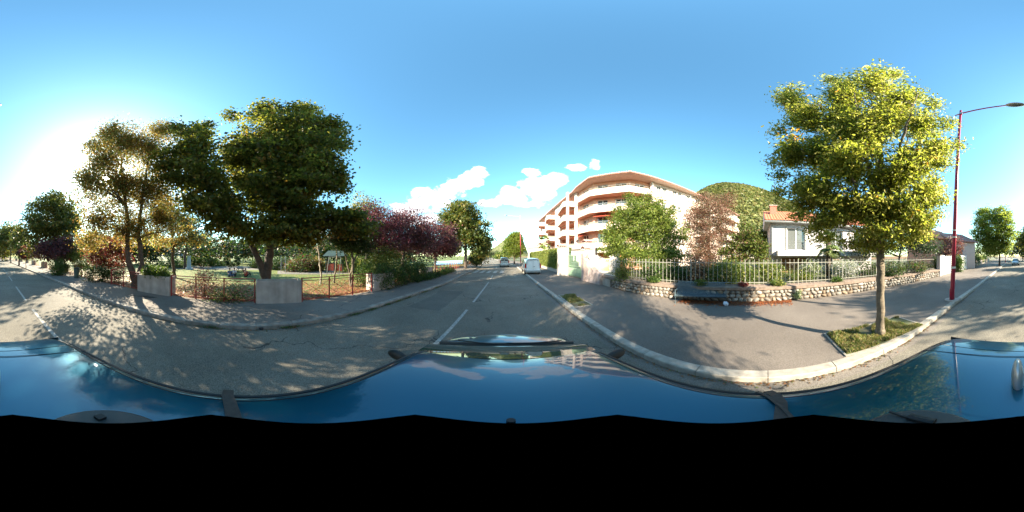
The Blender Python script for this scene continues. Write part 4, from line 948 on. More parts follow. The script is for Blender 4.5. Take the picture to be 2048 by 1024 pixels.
tree('young_street_tree', 'sunlit yellow green street tree growing from the square grass bed by the kerb', 'tree', (tx, ty), NT, 125000, .042, [((.17, .195, .035), 4), ((.24, .25, .055), 4), ((.36, .34, .11), 2), ((.11, .14, .03), 3), ((.34, .19, .05), .15)], trunks=tr_, bark='bark', per=34, cs=.20, gap=.34, shell=.9, nbr=220, fold=True, aspect=.5, tz=2.3, branch_r=.016, mt='leafglow', z0=.11, up=.35)
# dark forked maple behind the planter
bx, by = pol(533, 9.3)
DM = [PL(560, 275, 9.5, 70, 50), PL(620, 330, 9.3, 75, 70), PL(520, 340, 9.5, 80, 75), PL(570, 400, 9.0, 85, 60), PL(640, 270, 10, 45, 40), PL(600, 226, 9.8, 34, 20), PL(535, 226, 9.8, 30, 18), PL(480, 300, 9.5, 40, 46), PL(466, 232, 9.8, 14, 9), PL(668, 255, 10, 18, 14), PL(690, 290, 10, 13, 10), PL(370, 262, 9.6, 24, 12), PL(410, 262, 9.6, 22, 12),
      PL(385, 300, 9.2, 50, 34), PL(338, 335, 9.4, 32, 40), PL(400, 350, 9.0, 60, 45), PL(440, 410, 8.8, 55, 45), PL(390, 400, 9.2, 35, 30), PL(470, 455, 9.0, 50, 26), PL(540, 468, 8.6, 60, 24), PL(640, 440, 9.2, 55, 35), PL(690, 440, 9.0, 42, 32), PL(668, 360, 9.4, 30, 45), PL(725, 458, 9.4, 26, 22), PL(600, 470, 8.8, 50, 20)]
def up(u, v, d, r): p = pol(u, d); return (p[0], p[1], zel(v, d), r)
tD = [[up(534, 585, 9.3, .36), up(533, 556, 9.3, .27), up(541, 500, 9.3, .22), up(546, 430, 9.4, .19), up(556, 340, 9.5, .11), up(562, 230, 9.6, .03)],
      [up(532, 560, 9.3, .24), up(520, 525, 9.25, .18), up(505, 495, 9.2, .16), up(478, 440, 9.2, .12), up(430, 360, 9.2, .08), up(380, 300, 9.2, .02)],
      [up(542, 480, 9.3, .1), up(600, 440, 9.2, .07), up(660, 440, 9.1, .05), up(720, 460, 9.3, .02)], [up(548, 420, 9.4, .12), up(600, 360, 9.4, .08), up(650, 310, 9.4, .03)]]
tree('maple_tree', 'huge dark green maple with a forked trunk behind the empty planter', 'tree', (bx, by), DM, 90000, .095, MAPLE, trunks=tD, per=44, cs=.48, gap=.36, mt='leafglow', shell=.7, flat=.32, nbr=120, tz=2.6, branch_r=.03, fold=False, aspect=.8, up=.5)
# orange tree with two trunks
bx, by = pol(270, 10.2)
OT = [PL(250, 285, 10.3, 50, 38), PL(300, 300, 10.3, 38, 50), PL(205, 320, 9.0, 40, 40), PL(182, 370, 8.4, 34, 38), PL(240, 370, 10.2, 60, 55), PL(300, 380, 10.4, 45, 55), PL(195, 440, 9.2, 36, 45), PL(260, 455, 10.2, 50, 40), PL(320, 440, 10.8, 40, 50), PL(215, 272, 10.4, 22, 22), PL(165, 352, 8.2, 19, 14), PL(225, 258, 10, 18, 14), PL(315, 262, 10.4, 16, 14), PL(185, 290, 9.6, 18, 16), PL(330, 260, 10.8, 26, 20), PL(180, 480, 10.5, 22, 25)]
tO = [[up(270, 585, 10.2, .32), up(271, 562, 10.2, .26), up(257, 520, 10.2, .17), up(254, 440, 10.2, .13), up(245, 360, 10.3, .08), up(235, 280, 10.3, .02)],
      [up(271, 565, 10.2, .2), up(284, 530, 10.2, .17), up(276, 450, 10.2, .13), up(290, 360, 10.3, .08), up(300, 280, 10.3, .02)]]
OT = [l[:4]+(l[4]*.8,)+l[5:] for l in OT]
su = 1024+math.degrees(SUN_AZ)/K; sv = 512-math.degrees(SUN_EL)/K; g0 = pol(su, 7); g1_ = pol(su, 13)
tree('chestnut_tree', 'tall orange and brown leaved tree with two trunks at the park entrance', 'tree', (bx, by), OT, 92000, .062, ORANGE, trunks=tO, gapline=((g0[0], g0[1], zel(sv, 7)), (g1_[0], g1_[1], zel(sv, 13)), .05), per=24, cs=.52, gap=.24, shell=.85, nbr=170, tz=3, branch_r=.03, mt='leafglow', aspect=.5, bark='barkd')
# rear left trees
tree('round_tree', 'round dark green tree overhanging the park pavement behind the entrance', 'tree', pol(112, 23), [PL(105, 440, 23, 55, 52), PL(75, 470, 23, 38, 42), PL(130, 470, 22, 40, 50), PL(100, 405, 23, 30, 20), PL(140, 430, 23, 25, 30)], 22000, .17, MAPLE, per=34, cs=.8, gap=.25, tr=.22)
tree('plum_tree', 'dark purple shrubby tree beneath the round dark tree', 'tree', pol(128, 19), [PL(125, 500, 19, 42, 26), PL(100, 505, 20, 30, 20)], 8000, .12, PLUM, per=26, cs=.5, tr=.07, tz=1.4)
tree('street_tree', 'dark tree furthest away on the park side behind the camera car', 'tree', pol(22, 46), [PL(22, 478, 46, 28, 30), PL(8, 482, 50, 22, 34)], 9000, .26, MAPLE, per=30, cs=1.0, gap=.2)
tree('street_tree', 'yellowing tree between the round dark tree and the furthest dark tree', 'tree', pol(38, 34), [PL(40, 480, 34, 18, 26), PL(52, 500, 30, 16, 18)], 6000, .2, ORANGE[2:]+YGREEN, per=26, cs=.8)
tree('street_tree', 'dark tree closing the view at the end of the road behind the camera car', 'tree', pol(2046, 72), [PL(2046, 488, 72, 18, 28), PL(2062, 490, 66, 20, 34)], 9000, .34, DARKG, per=30, cs=1.2, gap=.2)
tree('red_leaved_tree', 'small red leaved tree beside the park entrance', 'tree', pol(215, 14.2), [PL(215, 500, 14.2, 36, 40), PL(195, 515, 14, 25, 25), PL(240, 510, 14, 20, 30)], 9000, .075, REDL, per=24, cs=.4, tr=.05, tz=.8, gap=.5, mt='leafglow')
tree('red_leaved_tree', 'reddish small tree farther along the fence below the yellowing tree', 'tree', pol(52, 27), [PL(54, 506, 27, 22, 12)], 3000, .13, REDL, per=24, cs=.4, tr=.05, tz=.8)
shrub('hedge_bush', 'green bush spilling over the pavement by the litter bin', 'bush', [PL(118, 535, 17, 14, 15)[:3]+(1.0, 1.0, .9)], 3500, .07, GREEN, z0=.1)
shrub('entrance_bush', 'bright green bush just inside the park entrance', 'bush', [PL(165, 520, 17, 24, 26), PL(150, 505, 18, 18, 20)], 5000, .08, YGREEN)
shrub('dark_bush', 'dark low bush behind the chicane barrier', 'bush', [PL(195, 548, 13, 28, 14), PL(230, 550, 12.6, 18, 12)], 4000, .06, DARKG)
# planter plants
f0 = -6.05
shrub('planter_shrub', 'leafy green shrub growing in the planter next to the orange tree', 'shrub', [(FX(-5.4)-.32, -5.5, 1.25, .5, .42, .36), (FX(-4.8)-.32, -4.85, 1.22, .5, .5, .34), (FX(-4.4)-.3, -4.45, 1.12, .36, .34, .22)], 7000, .035, GREEN+[((.12, .15, .03), 3)], z0=.9, cs=.08, base=(FX(-5)-.32, -5), gap=.05)
# young trees right behind the railing
def thin_tree(name, label, u, d, lobes, pal, n, size=.06, bark='barkp', stems=1, tr=.06, group=None):
    b = pol(u, d); T = []
    for k in range(stems):
        a = k*2.4; l = lobes[k % len(lobes)]
        T.append([(b[0], b[1], .05, tr*1.2), (b[0]+.12*math.cos(a)*stems**.5, b[1]+.12*math.sin(a), .7, tr), (b[0]*.5+l[0]*.5+.2*math.cos(a), b[1]*.5+l[1]*.5+.2*math.sin(a), 1.9, tr*.8), (l[0], l[1], l[2], tr*.3)])
    return tree(name, label, 'tree', b, lobes, n, size, pal, trunks=T, bark=bark, per=20, cs=.4, gap=.5, tz=1.5, nbr=40, branch_r=.02)
thin_tree('young_tree', 'slender pale trunked young tree on the lawn, nearest the playground hut', 641, 11.5, [PL(632, 470, 11.5, 30, 22), PL(650, 450, 11.5, 22, 20)], BROWN, 1500)
thin_tree('young_tree', 'slender tree with a sparse reddish crown right of the pale young tree', 668, 12, [PL(675, 455, 12, 28, 25)], BROWN, 1300, bark='bark')
thin_tree('multi_stem_tree', 'small multi stemmed tree with a dense dark crown behind the railing', 702, 10.6, [PL(700, 485, 10.6, 34, 20), PL(680, 478, 10.6, 22, 16), PL(725, 495, 10.6, 18, 14)], DARKG, 9000, .06, stems=4, bark='bark')
shrub('lawn_shrub', 'low green shrub on the lawn next to the railing end', 'shrub', [PL(728, 550, 10.5, 18, 22)], 2500, .05, GREEN)
shrub('lawn_shrub', 'reddish bare shrub rising through the middle of the near red railing', 'shrub', [(FX(-2.4)-.5, -2.4, .75, .35, .4, .7)], 1500, .04, REDL+BROWN, gap=.5)
shrub('weed_patch', 'wild green weeds at the foot of the near red railing', 'plant', [(FX(-1.2)-.35, -1.2, .35, .4, .9, .35)], 2500, .035, GREEN+BROWN[:1])
# purple plum trees
tree('plum_tree', 'purple plum tree closest to the dark maple', 'tree', pol(752, 12.6), [PL(745, 450, 12.6, 48, 42), PL(780, 475, 12.4, 42, 35), PL(715, 445, 12.8, 28, 28)], 15000, .07, PLUM+[((.17, .04, .06), 2)], per=30, cs=.5, tr=.12, tz=1.6, gap=.35)
tree('plum_tree', 'middle purple plum tree beside the dark hedge', 'tree', pol(806, 14.4), [PL(815, 465, 14.4, 45, 44), PL(840, 480, 14.4, 35, 35), PL(800, 440, 14.6, 20, 18)], 14000, .08, PLUM, per=30, cs=.5, tr=.13, tz=1.6, gap=.3)
tree('plum_tree', 'purple plum tree next to the tall green maple', 'tree', pol(870, 18.5), [PL(870, 480, 18.5, 42, 38), PL(895, 492, 19, 22, 25)], 12000, .1, PLUM, per=30, cs=.6, tr=.13, tz=1.8, gap=.3)
tree('poplar_tree', 'yellow green tree rising above the purple plum trees', 'tree', pol(732, 24), [PL(725, 430, 24, 26, 42), PL(755, 440, 25, 18, 36), PL(705, 440, 25, 16, 30)], 8000, .13, [((.15, .13, .03), 3), ((.20, .17, .05), 2), ((.08, .10, .03), 2)], per=26, cs=.6, mt='leafglow')
# hedge at the fence
def hedge_lobes(y0, y1, h, w, step=.8, off=-.1): return [(FX(y)+off, y, .1+h*.5, w, step*.9, h*.55) for y in np.arange(y0, y1, step)]
shrub('overgrown_hedge', 'dark green overgrown hedge burying the red railing beside the pavement', 'hedge', hedge_lobes(6.7, 11.8, 1.5, .6), 16000, .045, DARKG+GREEN, cs=.13, gap=.0, stems=10, base=(FX(9), 9))
shrub('ground_cover', 'low creeping greenery along the pavement beneath the plum trees', 'ground cover', hedge_lobes(11, 20, .5, .55, .9, .25), 9000, .05, DARKG+GREEN, cs=.12, gap=.0, stems=0, base=(FX(15), 15))
shrub('green_bush', 'green bush behind the hedge under the plum tree', 'bush', [PL(745, 530, 11.5, 25, 26), PL(770, 520, 12, 25, 25)], 5000, .06, YGREEN)
# green maple by the road
tree('green_maple', 'tall green maple beside the road beyond the plum trees', 'tree', pol(931, 26), [PL(925, 440, 26, 40, 34), PL(905, 450, 26, 26, 30), PL(945, 465, 25.5, 34, 38), PL(925, 418, 26, 22, 16), PL(905, 490, 26, 22, 24), PL(960, 490, 27, 20, 30)], 22000, .17, [((.07, .09, .018), 4), ((.11, .12, .025), 3), ((.16, .12, .03), 1.5), ((.045, .07, .015), 3)], per=32, cs=.7, gap=.25, tr=.26, tz=3.2)
tree('street_tree', 'dark tree just beyond the tall green maple', 'tree', pol(962, 36), [PL(966, 495, 36, 14, 26), PL(955, 510, 36, 12, 14)], 6000, .2, MAPLE, per=26, cs=.7)
shrub('low_bush', 'dark bush at the foot of the tall green maple', 'bush', [PL(950, 520, 28, 14, 11)], 2500, .1, DARKG)
# trees across the park
bg = [(300, 40, 26, 36, ORANGE), (345, 15.8, 0, 0, None), (405, 52, 30, 24, YGREEN), (460, 58, 32, 26, PINE), (505, 46, 24, 24, GREEN), (560, 55, 34, 30, PINE), (610, 48, 26, 26, YGREEN), (655, 44, 26, 30, PINE), (700, 46, 28, 26, GREEN), (750, 50, 26, 26, YGREEN), (800, 46, 26, 28, GREEN), (245, 44, 30, 34, YGREEN), (190, 40, 30, 34, GREEN)]
bl = ['orange tree far across the lawn', '', 'pale green tree far across the lawn right of the stone monument', 'grey green conifer at the far edge of the lawn', 'bright green tree behind the people on the lawn', 'dark conifer far behind the maple trunk', 'yellow green tree far behind the climbing frame', 'dark conifer behind the playground hut', 'green tree behind the multi stemmed tree', 'yellow green tree far behind the first plum tree', 'green tree far behind the middle plum tree', 'yellow green tree far behind the orange tree', 'green tree far behind the red leaved tree']
for (u, d, ru, rv, pal), lb_ in zip(bg, bl):
    if not pal: continue
    tree('park_tree', lb_, 'tree', pol(u, d), [PL(u, 512-rv*.75, d, ru*.8, rv*.62), PL(u-ru*.5, 518-rv*.5, d, ru*.55, rv*.4), PL(u+ru*.5, 518-rv*.55, d, ru*.5, rv*.42)], 3600, .32, pal, per=24, cs=1.0, tr=.2, gap=.35, group='trees across the park', nbr=16, tz=1.8)
wv = []
for k in range(84): a = 200+k*8.0; d = 37+random.uniform(-5, 6); wv.append(PL(a, 518-random.uniform(0, 26), d, random.uniform(9, 15), random.uniform(16, 30)))
for k in range(50): a = 170+k*13; d = 74+random.uniform(-6, 8); wv.append(PL(a, 500-random.uniform(0, 16), d, 12, random.uniform(12, 22)))
for k in range(40): a = 1925+k*4.2; d = 75+random.uniform(-12, 14); wv.append(PL(a, 506-random.uniform(0, 10), d, 8, random.uniform(8, 16)))
for k in range(14): a = 955+k*5; d = 120+random.uniform(-12, 14); wv.append(PL(a, 509, d, 7, 7))
CLw = sample_lobes(wv, 4200, .12, .7); CLw = CLw[CLw[:, 2] > .3]; idx = np.repeat(np.arange(len(CLw)), 15)
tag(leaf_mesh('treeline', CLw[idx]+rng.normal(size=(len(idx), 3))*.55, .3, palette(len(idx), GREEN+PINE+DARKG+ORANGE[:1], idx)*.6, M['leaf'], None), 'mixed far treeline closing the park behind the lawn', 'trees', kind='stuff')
# pine with a bare trunk and its neighbour
b = pol(347, 15.2)
tree('pine_tree', 'pine with a bare straight trunk and yellowing crown standing on the lawn', 'tree', b, [PL(335, 420, 15.2, 30, 38), PL(365, 450, 15.2, 26, 28), PL(330, 485, 15.2, 34, 9), PL(385, 478, 15.4, 30, 14)], 8000, .10, ORANGE[:4]+PINE, trunks=[[up(349, 558, 15.2, .24), up(347, 540, 15.2, .17), up(344, 470, 15.2, .13), up(340, 380, 15.2, .03)]], per=26, cs=.5, gap=.4, nbr=40, mt='leafglow')
b = pol(370, 25)
tree('cedar_tree', 'cedar with layered branches behind the stone monument', 'tree', b, [PL(375, 485, 25, 34, 10), PL(400, 470, 25, 26, 10), PL(370, 455, 25, 30, 12), PL(385, 440, 25, 20, 12)], 6000, .13, PINE, per=26, cs=.6, gap=.45, tr=.26, nbr=30, tz=2)
for k, (u, v, d, r) in enumerate([(389, 536, 28, .9), (404, 535, 27, .85), (421, 535, 30, .9), (456+8, 533, 22, 1.25)]):
    x, y = pol(u, d)
    shrub('topiary_shrub', ['clipped ball shrub right behind the stone monument', 'clipped yellowish ball shrub in the middle of the lawn trio', 'clipped yellow ball shrub standing alone on a short stem', 'large dark rounded shrub behind the people on the lawn'][k], 'shrub', [(x, y, .3+r, r, r, r*(.8 if k < 3 else .75))], 2600, .09, (YGREEN if k < 3 else DARKG), group='clipped shrubs on the lawn', gap=0, shell=.25, cs=.08, stems=1)
for k, (u, v, d, ru, rv, pal) in enumerate([(600, 528, 21, 26, 20, REDL+GREEN), (632, 532, 22, 14, 16, ORANGE[:3]), (560, 530, 24, 22, 16, DARKG), (705, 528, 20, 26, 18, YGREEN), (520, 528, 27, 16, 14, DARKG), (430, 530, 33, 22, 12, GREEN), (345, 530, 28, 26, 14, GREEN)]):
    shrub('park_shrub', ['reddish bushy shrub left of the playground hut', 'orange leaved shrub touching the playground hut', 'dark shrub behind the climbing ladder', 'yellow green shrub behind the multi stemmed tree', 'dark shrub just left of the maple trunk', 'green shrub mass left of the people on the lawn', 'green shrub mass behind the pine trunk'][k], 'shrub', [PL(u, v, d, ru, rv), PL(u+ru*.7, v+4, d, ru*.6, rv*.7), PL(u-ru*.7, v+5, d, ru*.6, rv*.6)], 3600, .1, pal, cs=.3)
# right side gardens
tree('laurel_tree', 'big sunlit green laurel bush in front of the apartment block', 'tree', pol(1290, 12), [PL(1290, 450, 12, 48, 48), PL(1250, 480, 11.6, 36, 34), PL(1330, 480, 12, 36, 40), PL(1268, 420, 12, 18, 26), PL(1305, 425, 12, 26, 26), PL(1225, 495, 11, 22, 26), PL(1290, 512, 10.8, 55, 22), PL(1340, 515, 11, 30, 20), PL(1258, 402, 12, 7, 20), PL(1282, 398, 12, 8, 16), PL(1300, 396, 12, 7, 16), PL(1320, 408, 12, 8, 20), PL(1236, 425, 11.8, 9, 18), PL(1345, 430, 12, 10, 20), PL(1215, 470, 11.5, 10, 18), PL(1365, 470, 12.2, 10, 24), PL(1240, 450, 12, 26, 30), PL(1325, 450, 12, 24, 30)], 52000, .062, [((.13, .17, .03), 4), ((.09, .13, .022), 4), ((.19, .21, .045), 2), ((.045, .07, .015), 2)], per=34, cs=.34, gap=.2, tr=.12, tz=1.4, z0=.6, nbr=60)
tree('bronze_tree', 'reddish brown leaved tree between the laurel and the tiled house', 'tree', pol(1420, 13.6), [PL(1420, 440, 13.6, 38, 46), PL(1395, 470, 13.4, 30, 45), PL(1450, 450, 14, 26, 42), PL(1440, 405, 14, 18, 20), PL(1400, 420, 14, 22, 26), PL(1400, 520, 12, 36, 26), PL(1425, 500, 13, 30, 30), PL(1410, 392, 14, 9, 12), PL(1462, 398, 14, 10, 14), PL(1376, 440, 13.6, 12, 20)], 38000, .05, BROWN+[((.16, .06, .04), 2)], per=26, cs=.38, gap=.42, tr=.09, tz=1.6, z0=.6, nbr=160, bark='bark')
tree('magnolia_tree', 'glossy green magnolia with brown leaf backs beside the tiled house', 'tree', pol(1492, 12.5), [PL(1490, 480, 12.5, 32, 34), PL(1470, 510, 12, 26, 24), PL(1512, 505, 12, 24, 26)], 7000, .085, [((.05, .075, .015), 4), ((.11, .13, .025), 3), ((.12, .07, .04), 1.5)], per=24, cs=.36, gap=.4, tr=.07, tz=1.2, z0=.6)
tree('garden_tree', 'bright green leafy tree behind the magnolia', 'tree', pol(1525, 20), [PL(1522, 480, 20, 18, 26), PL(1510, 500, 18, 16, 22)], 4000, .12, YGREEN, per=24, cs=.45, z0=.6)
shrub('fence_shrub', 'bright green shrub poking through the railing behind the bench end', 'shrub', [PL(1450, 545, 8.3, 42, 24), PL(1490, 550, 8.4, 26, 20)], 7000, .05, YGREEN, z0=.65, cs=.14)
shrub('fence_shrub', 'dark shrub mass at the foot of the laurel behind the railing', 'shrub', [PL(1320, 545, 9.0, 40, 20), PL(1360, 548, 8.4, 24, 18)], 6000, .05, DARKG+GREEN, z0=.65, cs=.14)
shrub('fence_shrub', 'light green sprig at the stepped corner of the stone wall', 'shrub', [PL(1246, 545, 9.4, 14, 12)], 1600, .045, YGREEN, z0=.65)
shrub('fence_shrub', 'brownish dry shrub behind the railing left of the bench', 'shrub', [PL(1395, 545, 8.6, 24, 20)], 2600, .045, BROWN, z0=.65)
shrub('fence_shrub', 'green bush behind the railing in front of the garage', 'shrub', [PL(1540, 545, 9.4, 26, 20), PL(1600, 552, 9.6, 22, 10)], 5000, .05, YGREEN, z0=.65, cs=.14)
shrub('white_flower_bush', 'white flowering bush behind the railing left of the palm trunk', 'bush', [PL(1620, 540, 10.2, 20, 14)], 2600, .05, [((.36, .36, .33), 2), ((.1, .14, .04), 2), ((.15, .2, .06), 2)], z0=.65)
shrub('white_flower_bush', 'larger white flowering bush behind the railing right of the palm trunk', 'bush', [PL(1690, 538, 10.4, 26, 13)], 4200, .05, [((.42, .42, .39), 3), ((.12, .17, .05), 2)], z0=.65)
tree('conifer_tree', 'dark spreading conifer behind the railing and the near street tree', 'tree', pol(1800, 14.5), [PL(1790, 480, 14.5, 45, 26), PL(1845, 488, 15, 34, 26), PL(1740, 490, 14, 38, 22), PL(1840, 450, 15, 30, 25)], 15000, .08, DARKG+PINE, per=30, cs=.5, gap=.25, tr=.12, tz=1.4, z0=.6)
shrub('garden_hedge', 'row of dull green shrubs behind the far end of the railing', 'shrub', [PL(1780, 538, 11.5, 30, 16), PL(1830, 535, 13.5, 28, 15), PL(1735, 540, 10.5, 22, 14)], 7000, .055, DARKG+GREEN+BROWN[:1], z0=.65, cs=.16)
shrub('gate_backing_hedge', 'dark hedge added behind the nearer white gate to darken its slots', 'hedge', [(wallx(-15.5)+1.0, -15.3, 1.1, .5, .9, .9), (wallx(-16.5)+.9, -16.5, 1.1, .5, .9, .9)], 4000, .07, DARKG, z0=.1, gap=0, cs=.15)  # dark backing added so the gate slots read dark
shrub('climbing_plant', 'leafy climber tumbling over the wall between the white gates', 'plant', [PL(1918, 530, 20.5, 7, 18)], 2500, .08, GREEN)
shrub('red_shrub', 'dull red shrub in front of the salmon house', 'shrub', [PL(1907, 490, 22, 20, 18), PL(1895, 505, 21, 20, 12)], 4500, .09, BROWN[:2]+PLUM, z0=.1)
for k, (y, h) in enumerate([(-27, 2.0), (-30.5, 1.8), (-35, 2.2), (-41, 2.4), (-48, 2.4)]):
    shrub('garden_bush', ['bush behind the low garden wall nearest the farther gate', 'low bush second along the garden wall beyond the gates', 'tall bush beside the rounded street tree', 'bush beyond the rounded street tree', 'last bush visible along the garden wall'][k], 'bush', [(wallx(y)+.6, y, 1.2, .9, 1.6, h*.5)], 2200, .1, [YGREEN, DARKG, GREEN, YGREEN, GREEN][k], z0=.1)
bt = gp(1999, 531, .11)
tree('rounded_street_tree', 'rounded yellow green street tree at the kerb behind the camera car', 'tree', bt, [PL(1988, 458, 33, 38, 40), PL(1964, 468, 33, 22, 32), PL(2012, 470, 33, 22, 34), PL(1970, 428, 33, 20, 16), PL(2005, 428, 33, 20, 16), PL(1990, 495, 33, 30, 16)], 30000, .19, [((.13, .17, .03), 4), ((.20, .22, .05), 3), ((.08, .11, .025), 2)], per=28, cs=.7, gap=.15, tr=.2, tz=2.6, mt='leafglow', aspect=.4)
tree('fastigiate_tree', 'upright yellow green street tree beside the red lamp on the road ahead', 'tree', pol(1029, 41), [PL(1028, 490, 41, 15, 22), PL(1038, 495, 41, 12, 22), PL(1018, 492, 41, 10, 18), PL(1030, 473, 41, 12, 10)], 9000, .2, [((.14, .18, .03), 4), ((.20, .22, .05), 3), ((.07, .10, .02), 2)], per=28, cs=.7, gap=.1, tr=.2, tz=2.4, mt='leafglow', aspect=.4)
tree('fastigiate_tree', 'smaller yellow tree behind the upright street tree ahead', 'tree', pol(1013, 62), [PL(1014, 503, 62, 8, 14)], 3000, .28, YGREEN, per=24, cs=.6, tr=.15, tz=2)
shrub('distant_bush', 'green bushes at the far bend of the road', 'bush', [PL(1000, 513, 110, 12, 8)], 2500, .4, YGREEN, cs=.6, z0=0)
for k, y_ in enumerate([5.2, 2.9, -.4, -3.4, -7.2]):
    shrub('trailing_plant', ['green plant trailing over the coping left of the bench', 'leafy sprig hanging over the wall behind the bench', 'small leafy tuft on the coping right of the red plant', 'green tuft on the coping near the street tree trunk', 'leafy tuft on the coping towards the white gate'][k], 'plant', [(wallx(y_)+.15, y_, .86, .16, .3, .13)], 900, .035, [GREEN, YGREEN, YGREEN, GREEN, DARKG][k], z0=.8, cs=.07, stems=0)
# palms
def palm(name, label, u, d, z0, ztop, r, nf, bark, dead=0, mtc=YGREEN, tr=.13):
    x, y = pol(u, d); g = thing(name, label, 'palm tree', (x, y, z0))
    MB().tube([(x, y, z0-.03), (x+.03, y, (z0+ztop)/2), (x, y, ztop)], [tr, tr*.9, tr*1.05], 10).build('trunk', M[bark], g, smooth=True)
    for k in range(nf+dead):
        a = k*2.399; droop = k >= nf; pitch = R(-70+random.uniform(-8, 8)) if droop else R(70-125*(k/nf))
        L = r*random.uniform(.8, 1.05)*(.7 if droop else 1); st = L*.5
        ca, sa = math.cos(a), math.sin(a); dirp = Vector((ca*math.cos(pitch), sa*math.cos(pitch), math.sin(pitch))); side = Vector((-sa, ca, 0)); upv = dirp.cross(side)
        o = Vector((x, y, ztop)); h = o+dirp*st-Vector((0, 0, st*.08)); m = MB(); m.tube([o, h], .012, 4)
        for j in range(13):
            w = R(-75+150*j/12); dd = (dirp*math.cos(w)+side*math.sin(w)).normalized(); e = h+dd*(L-st)*(.75+.25*math.cos(w))-Vector((0, 0, (L-st)*.28)); mid = h.lerp(e, .5)+Vector((0, 0, (L-st)*.08)); pp = side*math.cos(w)-dirp*math.sin(w)
            m.add([h, mid-pp*.03*r/1.1, mid+pp*.03*r/1.1, e], [(0, 1, 3, 2)])
        c = (.16, .10, .05) if droop else None
        m.build('frond', M['deadleaf'] if droop else M['palmleaf'], g)
    return g
M['palmleaf'] = mat('palm leaf', (.10, .14, .03), .5, .25, 3); M['deadleaf'] = mat('dead palm leaf', (.20, .14, .07), .8, .25, 5)
palm('fan_palm', 'fan palm with a shaggy dark trunk in front of the tiled house', 1657, 10.8, .6, 3.0, 1.35, 26, 'barkd', 14, tr=.17)
palm('fan_palm', 'fan palm rising above the clipped hedge by the apartment block', 1088, 36, .1, 5.2, 2.3, 24, 'barkp', 4)
# ------------------------------------------------------------------ grass beds and litter
def grass_bed(label, x0, x1, y0, y1, n, z=.125, seed=0, dens=None, pal=None, hh=.07):
    X = x0+(x1-x0)*rng.random(n); Y = y0+(y1-y0)*rng.random(n)
    keep = np.array([noise.noise(Vector((a*1.6+seed, b*1.6, 0))) > (-.3 if dens is None else dens) for a, b in zip(X, Y)]); X, Y = X[keep], Y[keep]; n = len(X)
    lift = np.array([max(0, noise.noise(Vector((a*3.1+seed, b*3.1, 5)))) for a, b in zip(X, Y)])
    Z = z+rng.random(n)*(hh*.5+lift*.16)
    return leaf_mesh('grass', np.stack([X, Y, Z], 1), .042, palette(n, pal or [((.12, .16, .035), 4), ((.20, .20, .06), 3), ((.36, .29, .15), 3), ((.07, .11, .025), 2), ((.25, .15, .08), 1)]), M['grass'], None, up=0, aspect=.14, dirs=np.tile([0, 0, 1.6], (n, 1)))
def bed(label1, label2, x0, x1, y0, y1, n, seed, dens=None):
    MB().box(x0+.03, x1-.03, y0+.03, y1-.03, .0, .118).build('soil_bed', M['earth'], kind='structure')
    g = thing('bed_edging', label1, 'edging', (x0, y0, .1))
    for (a, b, c, d) in ((x0-.01, x0+.028, y0-.01, y1+.01), (x1-.028, x1+.01, y0-.01, y1+.01), (x0+.03, x1-.03, y0-.01, y0+.028), (x0+.03, x1-.03, y1-.028, y1+.01)):
        MB().box(a, b, c, d, .02, .128).build('edging_strip', M['kerb'], g)
    tag(grass_bed('', x0+.05, x1-.05, y0+.05, y1-.05, n, seed=seed, dens=dens), label2, 'grass', kind='stuff')
bed('pale edging round the square bed of the near street tree', 'tufted grass around the near street tree trunk', 2.50, 3.62, -3.62, -1.3, 20000, 3)
bed('pale edging round the weedy bed without a tree ahead', 'patchy weeds in the treeless bed ahead', 2.27, 3.05, 5.65, 7.75, 8000, 8, .02)
n = 2600; Y = rng.uniform(-1.0, 3.6, n)*1.0; xx = np.array([wallx(y) for y in Y])-np.abs(rng.normal(size=n))*.28-.05; kk = (xx > 5.2)
tag(leaf_mesh('fallen_leaves', np.stack([xx, Y, .115+rng.random(n)*.03], 1)[kk], .035, palette(int(kk.sum()), [((.30, .10, .04), 3), ((.22, .08, .04), 3), ((.36, .17, .07), 1)]), M['leaf'], None, up=2), 'rust coloured fallen leaves gathered under the bench and along the wall', 'leaves', kind='stuff')
n = 2600; Y = rng.uniform(-9, 12, n); sd_ = rng.random(n) < .45
xx = np.where(sd_, np.array([xR(y) for y in Y])-np.abs(rng.normal(size=n))*.05-.01, np.array([xL(y) for y in Y])+np.abs(rng.normal(size=n))*.07+.01)
tag(leaf_mesh('gutter_litter', np.stack([xx, Y, .008+rng.random(n)*.012], 1), .022, palette(n, [((.20, .10, .05), 3), ((.12, .08, .04), 3), ((.10, .13, .04), 1)]), M['leaf'], None, up=2), 'dry leaves and grit collected in the gutters along both kerbs', 'leaves', kind='stuff')
cl_ = []
for (yc) in (3.2, 4.0, 4.9, 5.6, 6.4, 8.0, 9.5, -1.2, .9):
    for k in range(170): cl_.append((xL(yc)+.02+abs(random.gauss(0, .05)), yc+random.gauss(0, .16), .01+random.random()*.05))
tag(leaf_mesh('kerb_weeds', np.array(cl_), .03, palette(len(cl_), GREEN+BROWN[:1]), M['grass'], None, up=0, aspect=.25, dirs=np.tile([0, 0, 1.2], (len(cl_), 1))), 'small weeds sprouting along the foot of the park side kerb', 'weeds', kind='stuff')
n = 9000; Y = rng.uniform(-12, 12, n); xx = np.array([FX(y) for y in Y])-.35-rng.random(n)**1.6*5
tag(leaf_mesh('fallen_leaves', np.stack([xx, Y, .105+rng.random(n)*.03], 1), .05, palette(n, [((.26, .10, .045), 3), ((.34, .17, .08), 2), ((.14, .07, .04), 2)]), M['leaf'], None, up=2), 'brown fallen leaves strewn on the lawn behind the red railings', 'leaves', kind='stuff')
